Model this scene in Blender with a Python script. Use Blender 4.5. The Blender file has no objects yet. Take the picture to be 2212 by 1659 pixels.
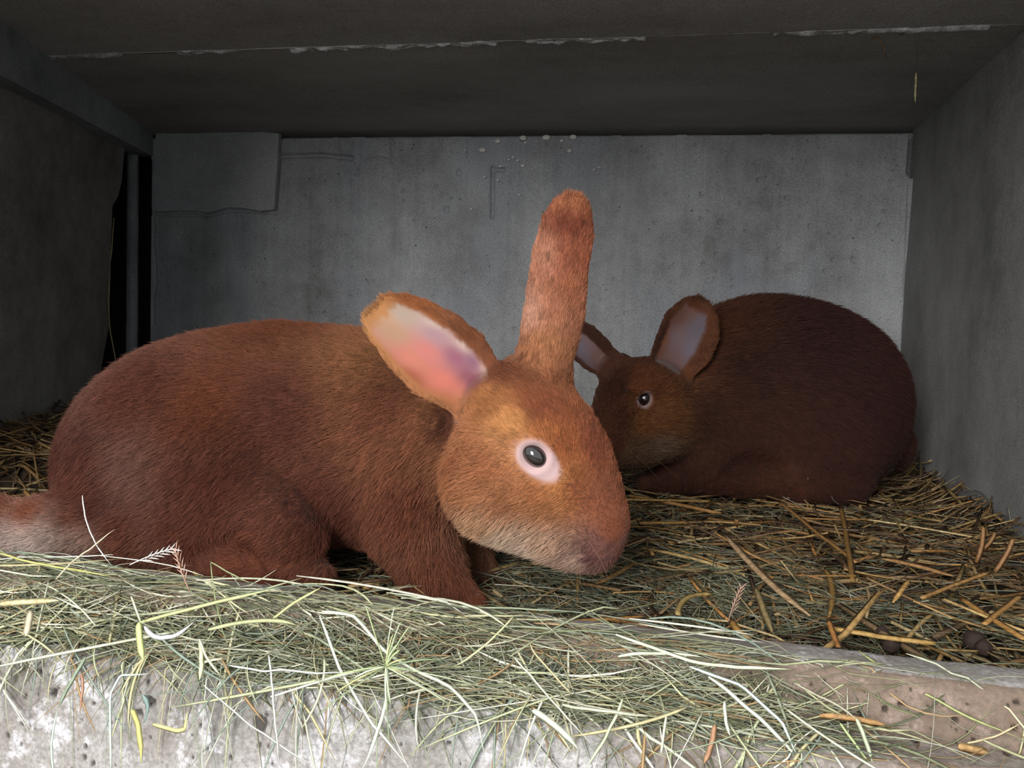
import bpy, math, random
import numpy as np
from mathutils import Matrix, Vector
rng = np.random.default_rng(7); random.seed(7)
scene = bpy.context.scene
COL = scene.collection

# ------------------------------------------------------------------ camera
F, CX, CY = 1800.0, 1106.0, 829.5
def camera_axes(yaw, pitch, roll):
    y, p, r = np.radians([yaw, pitch, roll])
    f = np.array([-np.sin(y)*np.cos(p), np.cos(y)*np.cos(p), -np.sin(p)])
    rt = np.array([np.cos(y), np.sin(y), 0.0]); up = np.cross(rt, f)
    return np.cos(r)*rt+np.sin(r)*up, -np.sin(r)*rt+np.cos(r)*up, f
RT, UP, FW = camera_axes(12.0, 4.0, 2.3)
CAM = np.array([0.0, 0.0, 0.21])
cd = bpy.data.cameras.new('camera'); cam = bpy.data.objects.new('camera', cd); COL.objects.link(cam)
cd.sensor_fit = 'HORIZONTAL'; cd.sensor_width = 36.0; cd.lens = 36.0*F/2212.0
cd.clip_start = 0.02; cd.clip_end = 50
M = Matrix([[RT[i], UP[i], -FW[i], CAM[i]] for i in range(3)]+[[0, 0, 0, 1]])
cam.matrix_world = M
scene.camera = cam

# ------------------------------------------------------------------ light
w = bpy.data.worlds.new('world'); scene.world = w; w.use_nodes = True
w.node_tree.nodes['Background'].inputs['Color'].default_value = (0.93, 0.97, 1.0, 1)
w.node_tree.nodes['Background'].inputs['Strength'].default_value = 1.15
def area_light(name, loc, aim, sx, sy, energy, color):
    l = bpy.data.lights.new(name, 'AREA'); l.shape = 'RECTANGLE'; l.size = sx; l.size_y = sy
    l.energy = energy; l.color = color
    o = bpy.data.objects.new(name, l); COL.objects.link(o); o.location = loc
    o.rotation_euler = (Vector(aim)-Vector(loc)).to_track_quat('-Z', 'Y').to_euler()
    return o
area_light('barn_door_daylight', (-0.62, -1.9, 1.05), (-0.2, 0.7, 0.1), 1.0, 1.4, 96, (1.0, 0.985, 0.96))
scene.view_settings.view_transform = 'Standard'
scene.view_settings.look = 'None'
scene.view_settings.gamma = 1.0
scene.view_settings.use_curve_mapping = False
scene.view_settings.exposure = 0.0

# ------------------------------------------------------------------ helpers
def ray(px, py): return FW+RT*(px-CX)/F-UP*(py-CY)/F
def at(px, py, t): return CAM+ray(px, py)*t
def on_z(px, py, z): d = ray(px, py); return CAM+d*(z-CAM[2])/d[2]
def on_y(px, py, y): d = ray(px, py); return CAM+d*(y-CAM[1])/d[1]
def tag(o, label=None, cat=None, group=None, kind=None):
    if label: o['label'] = label
    if cat: o['category'] = cat
    if group: o['group'] = group
    if kind: o['kind'] = kind
    return o
def link(name, me, mat=None, parent=None, smooth=True):
    o = bpy.data.objects.new(name, me); COL.objects.link(o)
    if mat and not me.materials: me.materials.append(mat)
    if parent: o.parent = parent
    if smooth and me.polygons: me.polygons.foreach_set('use_smooth', [True]*len(me.polygons))
    return o
def mesh_np(name, V, Fq, col=None):
    """V (n,3), Fq (m,4) or (m,3) -> mesh with optional point colours"""
    me = bpy.data.meshes.new(name); k = Fq.shape[1]
    me.vertices.add(len(V)); me.vertices.foreach_set('co', np.ascontiguousarray(V, np.float32).ravel())
    me.loops.add(Fq.size); me.loops.foreach_set('vertex_index', Fq.astype(np.int32).ravel())
    me.polygons.add(len(Fq)); me.polygons.foreach_set('loop_start', (np.arange(len(Fq))*k).astype(np.int32))
    me.update(calc_edges=True)
    if col is not None:
        a = me.color_attributes.new('Col', 'FLOAT_COLOR', 'POINT')
        c = np.ones((len(V), 4), np.float32); c[:, :3] = col; a.data.foreach_set('color', c.ravel())
    return me
def lin(r, g, b):
    return tuple(((c/255+0.055)/1.055)**2.4 if c > 10 else c/255/12.92 for c in (r, g, b))

class NT:
    def __init__(s, name, rough=0.8, spec=0.3):
        s.m = bpy.data.materials.new(name); s.m.use_nodes = True; s.n = s.m.node_tree.nodes; s.l = s.m.node_tree.links
        s.b = s.n['Principled BSDF']; s.b.inputs['Roughness'].default_value = rough
        s.b.inputs['Specular IOR Level'].default_value = spec
    def add(s, t, **kw):
        n = s.n.new(t)
        for k, v in kw.items():
            if k in n.inputs: n.inputs[k].default_value = v
            else: setattr(n, k, v)
        return n
    def link(s, a, b): s.l.new(a, b)
    def coords(s, scale=(1, 1, 1)):
        tc = s.add('ShaderNodeTexCoord'); mp = s.add('ShaderNodeMapping'); mp.inputs['Scale'].default_value = scale
        s.link(tc.outputs['Object'], mp.inputs['Vector']); return mp.outputs[0]
    def noise(s, vec, scale, detail=5, rough=0.6):
        n = s.add('ShaderNodeTexNoise', Scale=scale, Detail=detail, Roughness=rough); s.link(vec, n.inputs['Vector']); return n.outputs['Fac']
    def ramp(s, fac, stops):
        r = s.add('ShaderNodeValToRGB'); e = r.color_ramp.elements
        while len(e) < len(stops): e.new(0.5)
        for i, (p, c) in enumerate(stops):
            e[i].position = p; e[i].color = (*c, 1) if not isinstance(c, (int, float)) else (c, c, c, 1)
        s.link(fac, r.inputs['Fac']); return r.outputs['Color']
    def mix(s, fac, a, b, mode='MIX'):
        m = s.add('ShaderNodeMix', data_type='RGBA', blend_type=mode)
        for sock, v in ((m.inputs[0], fac), (m.inputs[6], a), (m.inputs[7], b)):
            if isinstance(v, tuple): sock.default_value = (*v, 1)
            elif isinstance(v, (int, float)): sock.default_value = v
            else: s.link(v, sock)
        return m.outputs[2]
    def bump(s, h, strength=0.3, dist=0.002):
        b = s.add('ShaderNodeBump', Strength=strength, Distance=dist); s.link(h, b.inputs['Height'])
        s.link(b.outputs[0], s.b.inputs['Normal'])

def concrete(name, dark, mid, light, tint=None, scale=1.0, stretch=(1, 1, 1), specks=0.5, bump=0.5, ribs=False):
    t = NT(name, 0.85, 0.25)
    v = t.coords(stretch); v1 = t.coords()
    a = t.noise(v, 5*scale, 8, 0.62); b = t.noise(v1, 22*scale, 6, 0.7); c = t.noise(v1, 420, 3, 0.6)
    col = t.ramp(a, [(0.3, dark), (0.52, mid), (0.7, light)])
    col = t.mix(t.ramp(b, [(0.35, 0.0), (0.7, 1.0)]), col, t.mix(0.5, col, light), 'MIX')
    if tint:
        d = t.noise(t.coords((1.3, 1, 0.9)), 3.3, 3, 0.5)
        col = t.mix(t.ramp(d, [(0.5, 0.0), (0.68, 0.75)]), col, tint)
    col = t.mix(t.ramp(c, [(0.3, 0.7), (0.6, 0.0)]), col, t.mix(0.6, col, (0.01, 0.01, 0.01)))
    if specks:
        vo = t.add('ShaderNodeTexVoronoi', Scale=70.0*scale); t.link(v1, vo.inputs['Vector'])
        gate = t.noise(v1, 16*scale, 3, 0.6)
        sp = t.mix(1.0, t.ramp(vo.outputs['Distance'], [(0.06, 1.0), (0.16, 0.0)]), t.ramp(gate, [(0.5, 0.0), (0.62, 1.0)]), 'MULTIPLY')
        col = t.mix(t.mix(1.0, sp, (specks,)*3, 'MULTIPLY'), col, (0.012, 0.011, 0.01))
    if ribs:
        rb = t.noise(t.coords((90, 1, 2.2)), 1.0, 3, 0.6)
        col = t.mix(t.ramp(rb, [(0.35, 0.16), (0.6, 0.0)]), col, t.mix(1.0, col, (0.45, 0.45, 0.45), 'MULTIPLY'))
    t.link(col, t.b.inputs['Base Color'])
    t.bump(t.mix(0.6, c, b), bump, 0.0015)
    return t.m
def plain(name, col, rough=0.7, spec=0.3, attr=None, sss=0):
    t = NT(name, rough, spec)
    if attr:
        a = t.add('ShaderNodeAttribute', attribute_name=attr); t.link(a.outputs['Color'], t.b.inputs['Base Color'])
    else: t.b.inputs['Base Color'].default_value = (*col, 1)
    return t
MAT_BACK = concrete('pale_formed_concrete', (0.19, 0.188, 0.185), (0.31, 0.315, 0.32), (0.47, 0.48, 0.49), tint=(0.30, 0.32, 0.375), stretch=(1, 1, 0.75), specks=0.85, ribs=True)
MAT_PATCH = concrete('patch_cement', (0.27, 0.275, 0.285), (0.36, 0.365, 0.375), (0.46, 0.465, 0.475), specks=0.0, scale=1.3)
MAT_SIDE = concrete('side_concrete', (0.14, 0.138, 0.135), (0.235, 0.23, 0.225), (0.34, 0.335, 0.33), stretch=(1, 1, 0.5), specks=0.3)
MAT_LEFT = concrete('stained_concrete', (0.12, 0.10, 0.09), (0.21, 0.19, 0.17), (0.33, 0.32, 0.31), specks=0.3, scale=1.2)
MAT_BEAM = concrete('blue_grey_concrete', (0.15, 0.16, 0.17), (0.23, 0.24, 0.25), (0.34, 0.36, 0.37), specks=0.0)
MAT_CEIL = concrete('ceiling_concrete', (0.24, 0.22, 0.20), (0.34, 0.32, 0.295), (0.44, 0.42, 0.40), stretch=(0.4, 1, 1), specks=0.0, bump=0.25)
MAT_CHIP = concrete('chipped_mortar', (0.10, 0.08, 0.08), (0.38, 0.37, 0.36), (0.75, 0.74, 0.73), scale=9, specks=0.5)
MAT_DARK = plain('gap_shadow_concrete', (0.03, 0.03, 0.03)).m
MAT_FLOOR = concrete('soiled_floor', (0.02, 0.014, 0.01), (0.04, 0.027, 0.017), (0.08, 0.06, 0.035), specks=0, scale=4)
def sill_material():
    t = NT('weathered_sill_concrete', 0.9, 0.2); v = t.coords()
    a = t.noise(v, 9, 6, 0.65); b = t.noise(v, 60, 5, 0.75); c = t.noise(v, 350, 3, 0.7); d = t.noise(t.coords((1, 1, 1.4)), 17, 4, 0.7)
    col = t.ramp(a, [(0.32, lin(138, 132, 126)), (0.5, lin(172, 168, 165)), (0.68, lin(200, 199, 200))])
    col = t.mix(t.ramp(t.mix(0.5, b, d), [(0.52, 0.0), (0.6, 0.85)]), col, lin(228, 226, 232))      # flaking whitewash
    at_ = t.add('ShaderNodeAttribute', attribute_name='Col')
    col = t.mix(1.0, col, at_.outputs['Color'], 'MULTIPLY')
    col = t.mix(t.ramp(c, [(0.35, 0.5), (0.6, 0.0)]), col, lin(95, 85, 78))
    t.link(col, t.b.inputs['Base Color']); t.bump(t.mix(0.5, c, b), 0.7, 0.0015); return t.m
MAT_SILL = sill_material()

def box_mesh(name, x0, x1, y0, y1, z0, z1):
    V = np.array([(x, y, z) for x in (x0, x1) for y in (y0, y1) for z in (z0, z1)], float)
    Q = np.array([(0, 1, 3, 2), (4, 6, 7, 5), (0, 4, 5, 1), (2, 3, 7, 6), (0, 2, 6, 4), (1, 5, 7, 3)])
    return mesh_np(name, V, Q)
def prism(name, poly, thick, mat, parent=None):
    """poly: list of 3D points of the front face, thick: extrusion vector"""
    n = len(poly); P = [tuple(p) for p in poly]+[tuple(np.array(p)+thick) for p in poly]
    faces = [tuple(range(n)), tuple(range(2*n-1, n-1, -1))]+[(i, i+n, (i+1) % n+n, (i+1) % n) for i in range(n)]
    me = bpy.data.meshes.new(name); me.from_pydata(P, [], faces); me.update()
    return link(name, me, mat, parent, smooth=False)
def vnoise(x, y, scale, seed=0, octaves=4):
    """smooth value noise on arrays, about -1..1"""
    out = 0; amp = 1; tot = 0
    r = np.random.default_rng(seed)
    for o in range(octaves):
        T = r.uniform(-1, 1, (64, 64)); X = x*scale+o*7.3; Y = y*scale+o*3.1
        xi = np.floor(X).astype(int); yi = np.floor(Y).astype(int); fx = X-xi; fy = Y-yi
        fx = fx*fx*(3-2*fx); fy = fy*fy*(3-2*fy)
        g = lambda a, b: T[(xi+a) % 64, (yi+b) % 64]
        out = out+amp*((g(0, 0)*(1-fx)+g(1, 0)*fx)*(1-fy)+(g(0, 1)*(1-fx)+g(1, 1)*fx)*fy)
        tot += amp; amp *= 0.5; scale *= 2.03
    return out/tot

# ------------------------------------------------------------------ room shell
YB, ZC, XR = 1.54, 0.571, 0.352
FR = 0.42                                     # front edge of the roof slab
def grid_quads(nu, nv):
    i = np.arange(nu*nv).reshape(nu, nv)
    return np.stack([i[:-1, :-1], i[1:, :-1], i[1:, 1:], i[:-1, 1:]], -1).reshape(-1, 4)

# back wall as a relief
def wall_xz(px, py): p = on_y(px, py, YB); return p[0], p[2]
bx0 = wall_xz(327, 500)[0]
nu, nv = 740, 320
bx, bz = np.meshgrid(np.linspace(bx0, XR+0.03, nu), np.linspace(-0.04, ZC+0.01, nv), indexing='ij')
depth = 0.0012*vnoise(bx, bz, 12, 3, 5)
def seg_groove(x, z, pts, width, dep, wob=0.0):
    best = np.full(x.shape, 9.0)
    P = [wall_xz(*p) for p in pts]
    xx = x+wob*vnoise(x, z, 45, 5, 3); zz = z+wob*vnoise(x, z, 45, 6, 3)
    for (ax, az), (cx_, cz_) in zip(P[:-1], P[1:]):
        dx, dz = cx_-ax, cz_-az; h = np.clip(((xx-ax)*dx+(zz-az)*dz)/(dx*dx+dz*dz), 0, 1)
        best = np.minimum(best, np.hypot(xx-ax-h*dx, zz-az-h*dz))
    return dep*np.clip(1.6-best/width, 0, 1)
for pts, wd, dp, wob in [
        ([(846, 288), (846, 350)], 0.003, 0.009, 0.004), ([(846, 350), (850, 560)], 0.0014, 0.003, 0.003),
        ([(600, 338), (700, 335), (760, 342)], 0.0035, 0.010, 0.001), ([(790, 346), (815, 340), (846, 348)], 0.002, 0.005, 0.002),
        ([(1064, 362), (1062, 468)], 0.003, 0.009, 0.0006), ([(1062, 366), (1088, 366)], 0.003, 0.008, 0.0006),
        ([(1088, 366), (1087, 468)], 0.0014, 0.003, 0.0006), ([(1062, 469), (1088, 469)], 0.0014, 0.004, 0.0006),
        ([(953, 300), (952, 326)], 0.0014, 0.004, 0.002), ([(606, 290), (601, 370), (596, 456)], 0.003, 0.008, 0.0006), ([(596, 460), (540, 456), (490, 455), (455, 465), (330, 462)], 0.0025, 0.007, 0.0006), ([(1285, 330), (1290, 300), (1300, 290)], 0.0012, -0.003, 0.0),
        ([(330, 452), (335, 600), (330, 700)], 0.002, 0.003, 0.003), ([(1964, 400), (1955, 650), (1942, 950)], 0.002, 0.004, 0.001)]:
    depth = np.maximum(depth, seg_groove(bx, bz, pts, wd, dp, wob)) if dp > 0 else depth+seg_groove(bx, bz, pts, wd, dp, wob)
for (px, py, r) in [(990, 372, .005), (964, 453, .005), (942, 403, .003), (1416, 481, .004), (1413, 360, .003), (1512, 640, .003), (1700, 427, .004),
                    (1180, 500, .003), (772, 367, .003), (847, 400, .003), (1555, 480, .004), (1800, 560, .003)]+[(random.uniform(340, 1950), random.uniform(300, 900), random.uniform(.0012, .003)) for _ in range(260)]:
    x, z = wall_xz(px, py); i0, i1 = np.searchsorted(bx[:, 0], [x-.012, x+.012]); j0, j1 = np.searchsorted(bz[0], [z-.012, z+.012])
    s = np.s_[i0:i1, j0:j1]; dd = np.hypot((bx[s]-x), (bz[s]-z)*random.uniform(.7, 1.3))
    depth[s] = np.maximum(depth[s], 0.006*np.clip(1.5-dd/r, 0, 1))
topband = bz > ZC-0.010-0.002*vnoise(bx, bx*0, 20, 9, 2)  # recess cut along the top edge to make the dark shadow line
# strip left of the seam stands a little proud; open slot in the top right corner
x1, z1 = wall_xz(846, 345); depth -= 0.0025*((bx < x1) & (bz > z1))
gx0, gz0 = wall_xz(1957, 385); slot = (bx > gx0+0.0*bz) & (bz > gz0+np.clip(XR-bx-0.004, 0, 1)*1.3)
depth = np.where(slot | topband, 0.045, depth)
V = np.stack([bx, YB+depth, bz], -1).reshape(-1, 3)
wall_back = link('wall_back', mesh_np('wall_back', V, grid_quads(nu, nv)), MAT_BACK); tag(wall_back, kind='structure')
# cement patches on the back wall
pts = [(338, 272), (470, 278), (602, 288), (598, 370), (592, 453), (560, 456), (525, 449), (490, 448), (455, 459), (420, 456), (380, 455), (329, 457), (329, 380), (336, 345), (333, 330)]
prism('patch_panel', [on_y(px, py, YB-0.007) for px, py in pts], (0, 0.012, 0), MAT_PATCH, wall_back)
spl = [(1042, 324, 9), (1130, 298, 8), (1180, 297, 10), (1135, 308, 5), (1075, 305, 7), (1118, 347, 5), (1129, 358, 5), (1081, 359, 5), (1238, 296, 8), (1230, 326, 5),
       (1047, 382, 4), (1075, 389, 4), (1122, 421, 4), (1295, 362, 4), (1283, 367, 4), (1018, 452, 4), (1213, 304, 5), (1099, 345, 4), (1005, 325, 3), (1108, 340, 4)]
import bmesh
bm = bmesh.new()
for px, py, r in spl:
    p = on_y(px, py, YB-0.0028); rr = r*1.55/F
    bmesh.ops.create_uvsphere(bm, u_segments=10, v_segments=6, radius=1.0,
        matrix=Matrix.Translation(Vector(p)) @ Matrix.Diagonal((rr, 0.0018, rr*random.uniform(.4, .75), 1)))
me = bpy.data.meshes.new('lime_splashes'); bm.to_mesh(me); bm.free()
tag(link('lime_splashes', me, plain('lime_splash', lin(205, 203, 196), 0.6).m, wall_back), 'pale lime splashes spattered high on the wall', kind='stuff')

# right wall relief
nu, nv = 300, 220
ry, rz = np.meshgrid(np.linspace(0.40, YB+0.02, nu), np.linspace(-0.05, ZC+0.01, nv), indexing='ij')
rx = XR+0.0016*vnoise(ry, rz, 9, 11, 5)+0.012*(rz < 0.05)*0
V = np.stack([rx, ry, rz], -1).reshape(-1, 3)
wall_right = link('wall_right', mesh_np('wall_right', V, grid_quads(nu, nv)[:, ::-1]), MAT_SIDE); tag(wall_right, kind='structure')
# outer skins keep daylight from leaking in behind the reliefs
for nm, a in (('trim_1', (-1.45, XR+0.12, YB+0.055, YB+0.10, -0.7, ZC+0.05)), ('trim_2', (XR+0.02, XR+0.07, 0.40, YB+0.1, -0.7, ZC+0.05))):
    tag(link(nm, box_mesh(nm, *a), MAT_DARK, smooth=False), kind='structure')

# ceiling: two slabs with a rough mortar joint between them
def relief_slab(name, x0, x1, y0, y1, z, th, mat, seed, amp=0.0015, sag=0.0):
    nu, nv = 220, 90
    u, v = np.meshgrid(np.linspace(x0, x1, nu), np.linspace(y0, y1, nv), indexing='ij')
    zz = z+amp*vnoise(u, v, 8, seed, 4)+sag
    V = np.stack([u, v, zz], -1).reshape(-1, 3); n = len(V)
    T = np.array([(x0, y0, z+th), (x1, y0, z+th), (x1, y1, z+th), (x0, y1, z+th)])
    Q = grid_quads(nu, nv)[:, ::-1]; c = [0, (nu-1)*nv, nu*nv-1, nv-1]
    Q = np.vstack([Q, [(n, n+1, n+2, n+3)], [(c[0], c[1], n+1, n)], [(c[1], c[2], n+2, n+1)], [(c[2], c[3], n+3, n+2)], [(c[3], c[0], n, n+3)]])
    me = mesh_np(name, np.vstack([V, T]), Q); o = link(name, me, mat, smooth=False)
    me.polygons.foreach_set('use_smooth', [True]*(len(Q)-5)+[False]*5); return o
YJ = 1.062
ceiling = tag(relief_slab('ceiling', -1.45, XR+0.06, YJ, YB+0.06, ZC, 0.05, MAT_CEIL, 21), kind='structure')
c2 = tag(relief_slab('ceiling', -1.45, XR+0.06, FR, YJ-0.012, ZC-0.003, 0.05, MAT_CEIL, 22), kind='structure')
# joint: knobbly strip
nu, nv = 900, 12
u, v = np.meshgrid(np.linspace(-1.4, XR+0.02, nu), np.linspace(0, 1, nv), indexing='ij')
prof = np.sin(v*np.pi)
hgt = np.clip(0.0065+0.006*vnoise(u, v*0.1, 60, 31, 3), 0.001, 1)
hgt = np.where(u > 0.235, 0.0085, hgt)*np.where(np.abs(vnoise(u, v*0, 6, 33, 1)) < .12, .4, 1)
V = np.stack([u, YJ-0.016+0.020*v+0.001*vnoise(u, v, 90, 37, 2), ZC+0.002-prof**0.6*hgt], -1).reshape(-1, 3)
tag(link('trim_3', mesh_np('trim_3', V, grid_quads(nu, nv)[:, ::-1]), MAT_CHIP), kind='structure')

# left side: beam, recessed panel, corner post
B0, B1 = np.array([-0.845, 0.84]), np.array([-1.105, YB+0.02])
def on_left(px, py, off=0.0):
    d = ray(px, py); t = B1-B0; n = np.array([t[1], -t[0]])/np.hypot(*t)     # n points to the room (+x)
    k = ((B0-n*off-CAM[:2])@n)/(d[:2]@n); return CAM+d*k
tdir = (B1-B0)/np.hypot(*(B1-B0)); nrm = np.array([tdir[1], -tdir[0]])
def beam_piece(a, b, z0, z1, inn, out, name, mat):
    P = [np.append(a+nrm*inn, z0), np.append(b+nrm*inn, z0), np.append(b+nrm*inn, z1), np.append(a+nrm*inn, z1)]
    o = prism(name, P, (*(-nrm*(inn+out)), 0), mat); return tag(o, kind='structure')
Bf = B0-tdir*0.45
zb0 = on_left(100, 255)[2]; zb1 = on_left(300, 316)[2]
P = [np.append(Bf, zb0), np.append(B1, zb1), np.append(B1, ZC+.005), np.append(Bf, ZC+.005)]
tag(prism('trim_4', P, (*(-nrm*0.09), 0), MAT_BEAM), kind='structure')
edge = [(272, 300), (268, 335), (263, 392), (255, 425), (243, 445), (240, 520), (238, 620), (236, 700), (225, 760), (214, 830), (210, 930)]
P = [on_left(px, py, 0.03) for px, py in edge]
A = Bf-nrm*0.03
P = [np.array([A[0], A[1], ZC])]+[np.array([P[0][0], P[0][1], ZC])]+P+[np.array([P[-1][0], P[-1][1], -0.06]), np.array([A[0], A[1], -0.06])]
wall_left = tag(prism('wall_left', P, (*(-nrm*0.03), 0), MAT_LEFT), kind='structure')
# outer left skin
P = [np.append(Bf-nrm*0.16, -0.7), np.append(B1-nrm*0.16+tdir*.1, -0.7), np.append(B1-nrm*0.16+tdir*.1, ZC+.05), np.append(Bf-nrm*0.16, ZC+.05)]
tag(prism('trim_5', P, (*(-nrm*0.04), 0), MAT_DARK), kind='structure')
# corner post: an upright rounded bar with chipped face
pc = on_y(286, 560, YB-0.012); nz_, na = 90, 14
zz = np.linspace(-0.04, ZC, nz_); aa = np.linspace(0, 2*np.pi, na, endpoint=False)
Z, Aa = np.meshgrid(zz, aa, indexing='ij')
r_ = 0.0115*(1+0.10*vnoise(Z*1.0, Aa*0.15, 14, 41, 4))
V = np.stack([pc[0]+r_*np.cos(Aa)-0.012*(Z-0.3)*0.4, pc[1]+r_*np.sin(Aa), Z], -1).reshape(-1, 3)
i = np.arange(nz_*na).reshape(nz_, na); j = np.roll(i, -1, 1)
Q = np.stack([i[:-1], j[:-1], j[1:], i[1:]], -1).reshape(-1, 4)
tag(link('trim_6', mesh_np('trim_6', V, Q), MAT_BEAM), kind='structure')

# floor slab of the pen and the barn around
tag(link('floor', box_mesh('floor', -1.45, XR+0.06, 0.50, YB+0.06, -0.09, -0.03), MAT_FLOOR, smooth=False), kind='structure')
bf = tag(link('floor', box_mesh('floor', -4, 4, -4, 3, -0.80, -0.75), concrete('barn_floor', (0.22, 0.20, 0.18), (0.30, 0.28, 0.26), (0.38, 0.36, 0.34)), smooth=False), kind='structure')
# front of the tier above, over the roof slab
tag(link('trim_7', box_mesh('trim_7', -1.5, XR+0.3, FR+0.01, FR+0.06, ZC+0.04, ZC+0.6), MAT_SIDE, smooth=False), kind='structure')

# front sill: lip, riser, ledge, pitted front face (profile swept along x)
prof = np.array([(0.545, -0.05), (0.540, 0.012), (0.537, 0.0185), (0.531, 0.0205), (0.512, 0.0215), (0.503, 0.0205), (0.498, 0.0165), (0.4965, 0.008), (0.4945, -0.004),
                 (0.492, -0.0105), (0.486, -0.0130), (0.474, -0.0135), (0.465, -0.0145), (0.461, -0.018), (0.4595, -0.026), (0.456, -0.06), (0.450, -0.12), (0.44, -0.24)])
def resample(P, n):
    s = np.r_[0, np.cumsum(np.hypot(*np.diff(P, axis=0).T))]; q = np.linspace(0, s[-1], n)
    return np.stack([np.interp(q, s, P[:, 0]), np.interp(q, s, P[:, 1])], -1), q
pr, q = resample(prof, 330)
pr = np.stack([np.convolve(np.pad(pr[:, k], 4, 'edge'), np.ones(9)/9, 'valid') for k in (0, 1)], -1)
tg = np.gradient(pr, axis=0); tg /= np.linalg.norm(tg, axis=1)[:, None]; nn = np.stack([tg[:, 1], -tg[:, 0]], -1)
nx = 1500; xs = np.linspace(-0.72, XR+0.05, nx)
X, Qs = np.meshgrid(xs, q, indexing='ij')
h = 0.0012*vnoise(X, Qs, 25, 51, 5)+0.0004*vnoise(X, Qs, 200, 52, 3)
colr = np.ones(X.shape+(3,))
yy = np.broadcast_to(pr[:, 0], X.shape); zz = np.broadcast_to(pr[:, 1], X.shape)
riser = np.clip(((yy < 0.503) & (yy > 0.488) & (zz > -0.014)).astype(float), 0, 1)
top = ((yy >= 0.503)).astype(float)
colr = colr*(1-riser[..., None]*(1-np.array(lin(190, 169, 152))))
colr = colr*(1-(top*np.clip(0.75+0.6*vnoise(X, Qs, 12, 55, 3)-np.clip(X*2.5, 0, .5), 0, 1))[..., None]*(1-np.array(lin(205, 195, 188))))
low = np.clip((X+0.02)*5+0.8*vnoise(X, Qs, 14, 56, 3), 0, 1)*(1-top)*(1-riser)
colr = colr*(1-low[..., None]*(1-np.array(lin(200, 180, 165))))
qf = q[np.argmin(np.abs(pr[:, 1]+0.03)+10*(pr[:, 0] > .47))]
pits = []
for _ in range(620): pits.append((random.uniform(-0.6, 0.35), qf+random.uniform(-0.01, 0.14), random.choice([.0005, .0006, .0007, .0008, .001, .0014])))
qr = q[np.argmin(np.abs(pr[:, 1]-0.0)+10*(pr[:, 0] < .47))]
for _ in range(260): pits.append((random.uniform(-0.4, 0.34), qr+random.uniform(-0.014, 0.016), random.choice([.0005, .0007, .0009, .0016])))
for px, py, r in [(560, 1565, .004), (370, 1487, .0028), (300, 1540, .0026), (1035, 1570, .0022), (320, 1518, .003), (115, 1497, .0024), (655, 1582, .0022)]:
    p = on_y(px, py, 0.457); pits.append((p[0], np.interp(-p[2], -pr[::-1, 1][:0:-1][::-1], q[1:]) if False else q[np.argmin(np.abs(pr[:, 1]-p[2])+10*(pr[:, 0] > .47))], r))
for x, qq, r in pits:
    i0, i1 = np.searchsorted(xs, [x-3*r, x+3*r]); j0, j1 = np.searchsorted(q, [qq-3*r, qq+3*r]); s = np.s_[i0:i1, j0:j1]
    dd = np.hypot(X[s]-x, (Qs[s]-qq)*random.uniform(.7, 1.2))*(1+.45*vnoise(X[s], Qs[s], 500, 3, 2))
    m = np.clip((1.35-dd/r)*2.2, 0, 1); h[s] = np.minimum(h[s], -m*min(r*1.8, .004)+.0005)
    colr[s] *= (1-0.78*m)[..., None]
V = np.stack([X, yy+nn[:, 0]*h, zz+nn[:, 1]*h], -1)
V = V.reshape(-1, 3)
me = mesh_np('trim_8', V, grid_quads(nx, len(q)), colr.reshape(-1, 3))
sill = tag(link('trim_8', me, MAT_SILL), kind='structure')
tag(link('trim_9', box_mesh('trim_9', -1.45, XR+0.1, 0.47, 0.54, -0.75, -0.10), MAT_SIDE, smooth=False), kind='structure')

# ------------------------------------------------------------------ strands (straw and hay)
def strand_mesh(name, C, W, N, col, arch=0.25, taper=(0.9, 0.75)):
    """C (n,k,3) centrelines, W (n) half widths, N (n,3) up vectors; three points across so every stalk is arched"""
    n, k, _ = C.shape
    T = np.gradient(C, axis=1); T /= np.linalg.norm(T, axis=2)[..., None]+1e-12
    S = np.cross(T, N[:, None, :]); S /= np.linalg.norm(S, axis=2)[..., None]+1e-12
    U = np.cross(S, T)
    s = np.linspace(0, 1, k); tp = np.minimum(1, np.minimum(taper[0]+s*6, taper[1]+(1-s)*4))[None, :, None]
    w_ = W[:, None, None]*tp
    R = np.stack([C-S*w_-U*w_*arch, C+U*w_*arch, C+S*w_-U*w_*arch, C-U*w_*arch*1.8], 2)   # n,k,4,3
    V = R.reshape(-1, 3)
    b = (np.arange(n)*k*4)[:, None, None, None]; a = (np.arange(k-1)*4)[None, :, None, None]
    q4 = np.array([(0, 1, 5, 4), (1, 2, 6, 5), (2, 3, 7, 6), (3, 0, 4, 7)])[None, None]
    Q = (b+a+q4).reshape(-1, 4)
    cap0 = (np.arange(n)*k*4)[:, None]+np.array([3, 2, 1, 0]); cap1 = (np.arange(n)*k*4+(k-1)*4)[:, None]+np.array([0, 1, 2, 3])
    Q = np.vstack([Q, cap0, cap1])
    cc = np.repeat(col, k*4, 0)
    return mesh_np(name, V, Q, cc)
def bezier3(A, B, C_, k):
    s = np.linspace(0, 1, k)[None, :, None]
    return A[:, None]*(1-s)**2+2*B[:, None]*s*(1-s)+C_[:, None]*s**2
def stalk_mat(name, rough, spec, stripe):
    t = NT(name, rough, spec); a = t.add('ShaderNodeAttribute', attribute_name='Col')
    nz = t.noise(t.coords(), 260, 3, 0.6)
    col = t.mix(t.ramp(nz, [(0.35, stripe), (0.65, 0.0)]), a.outputs['Color'], t.mix(1.0, a.outputs['Color'], (0.35, 0.3, 0.25), 'MULTIPLY'))
    t.link(col, t.b.inputs['Base Color'])
    return t.m
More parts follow.
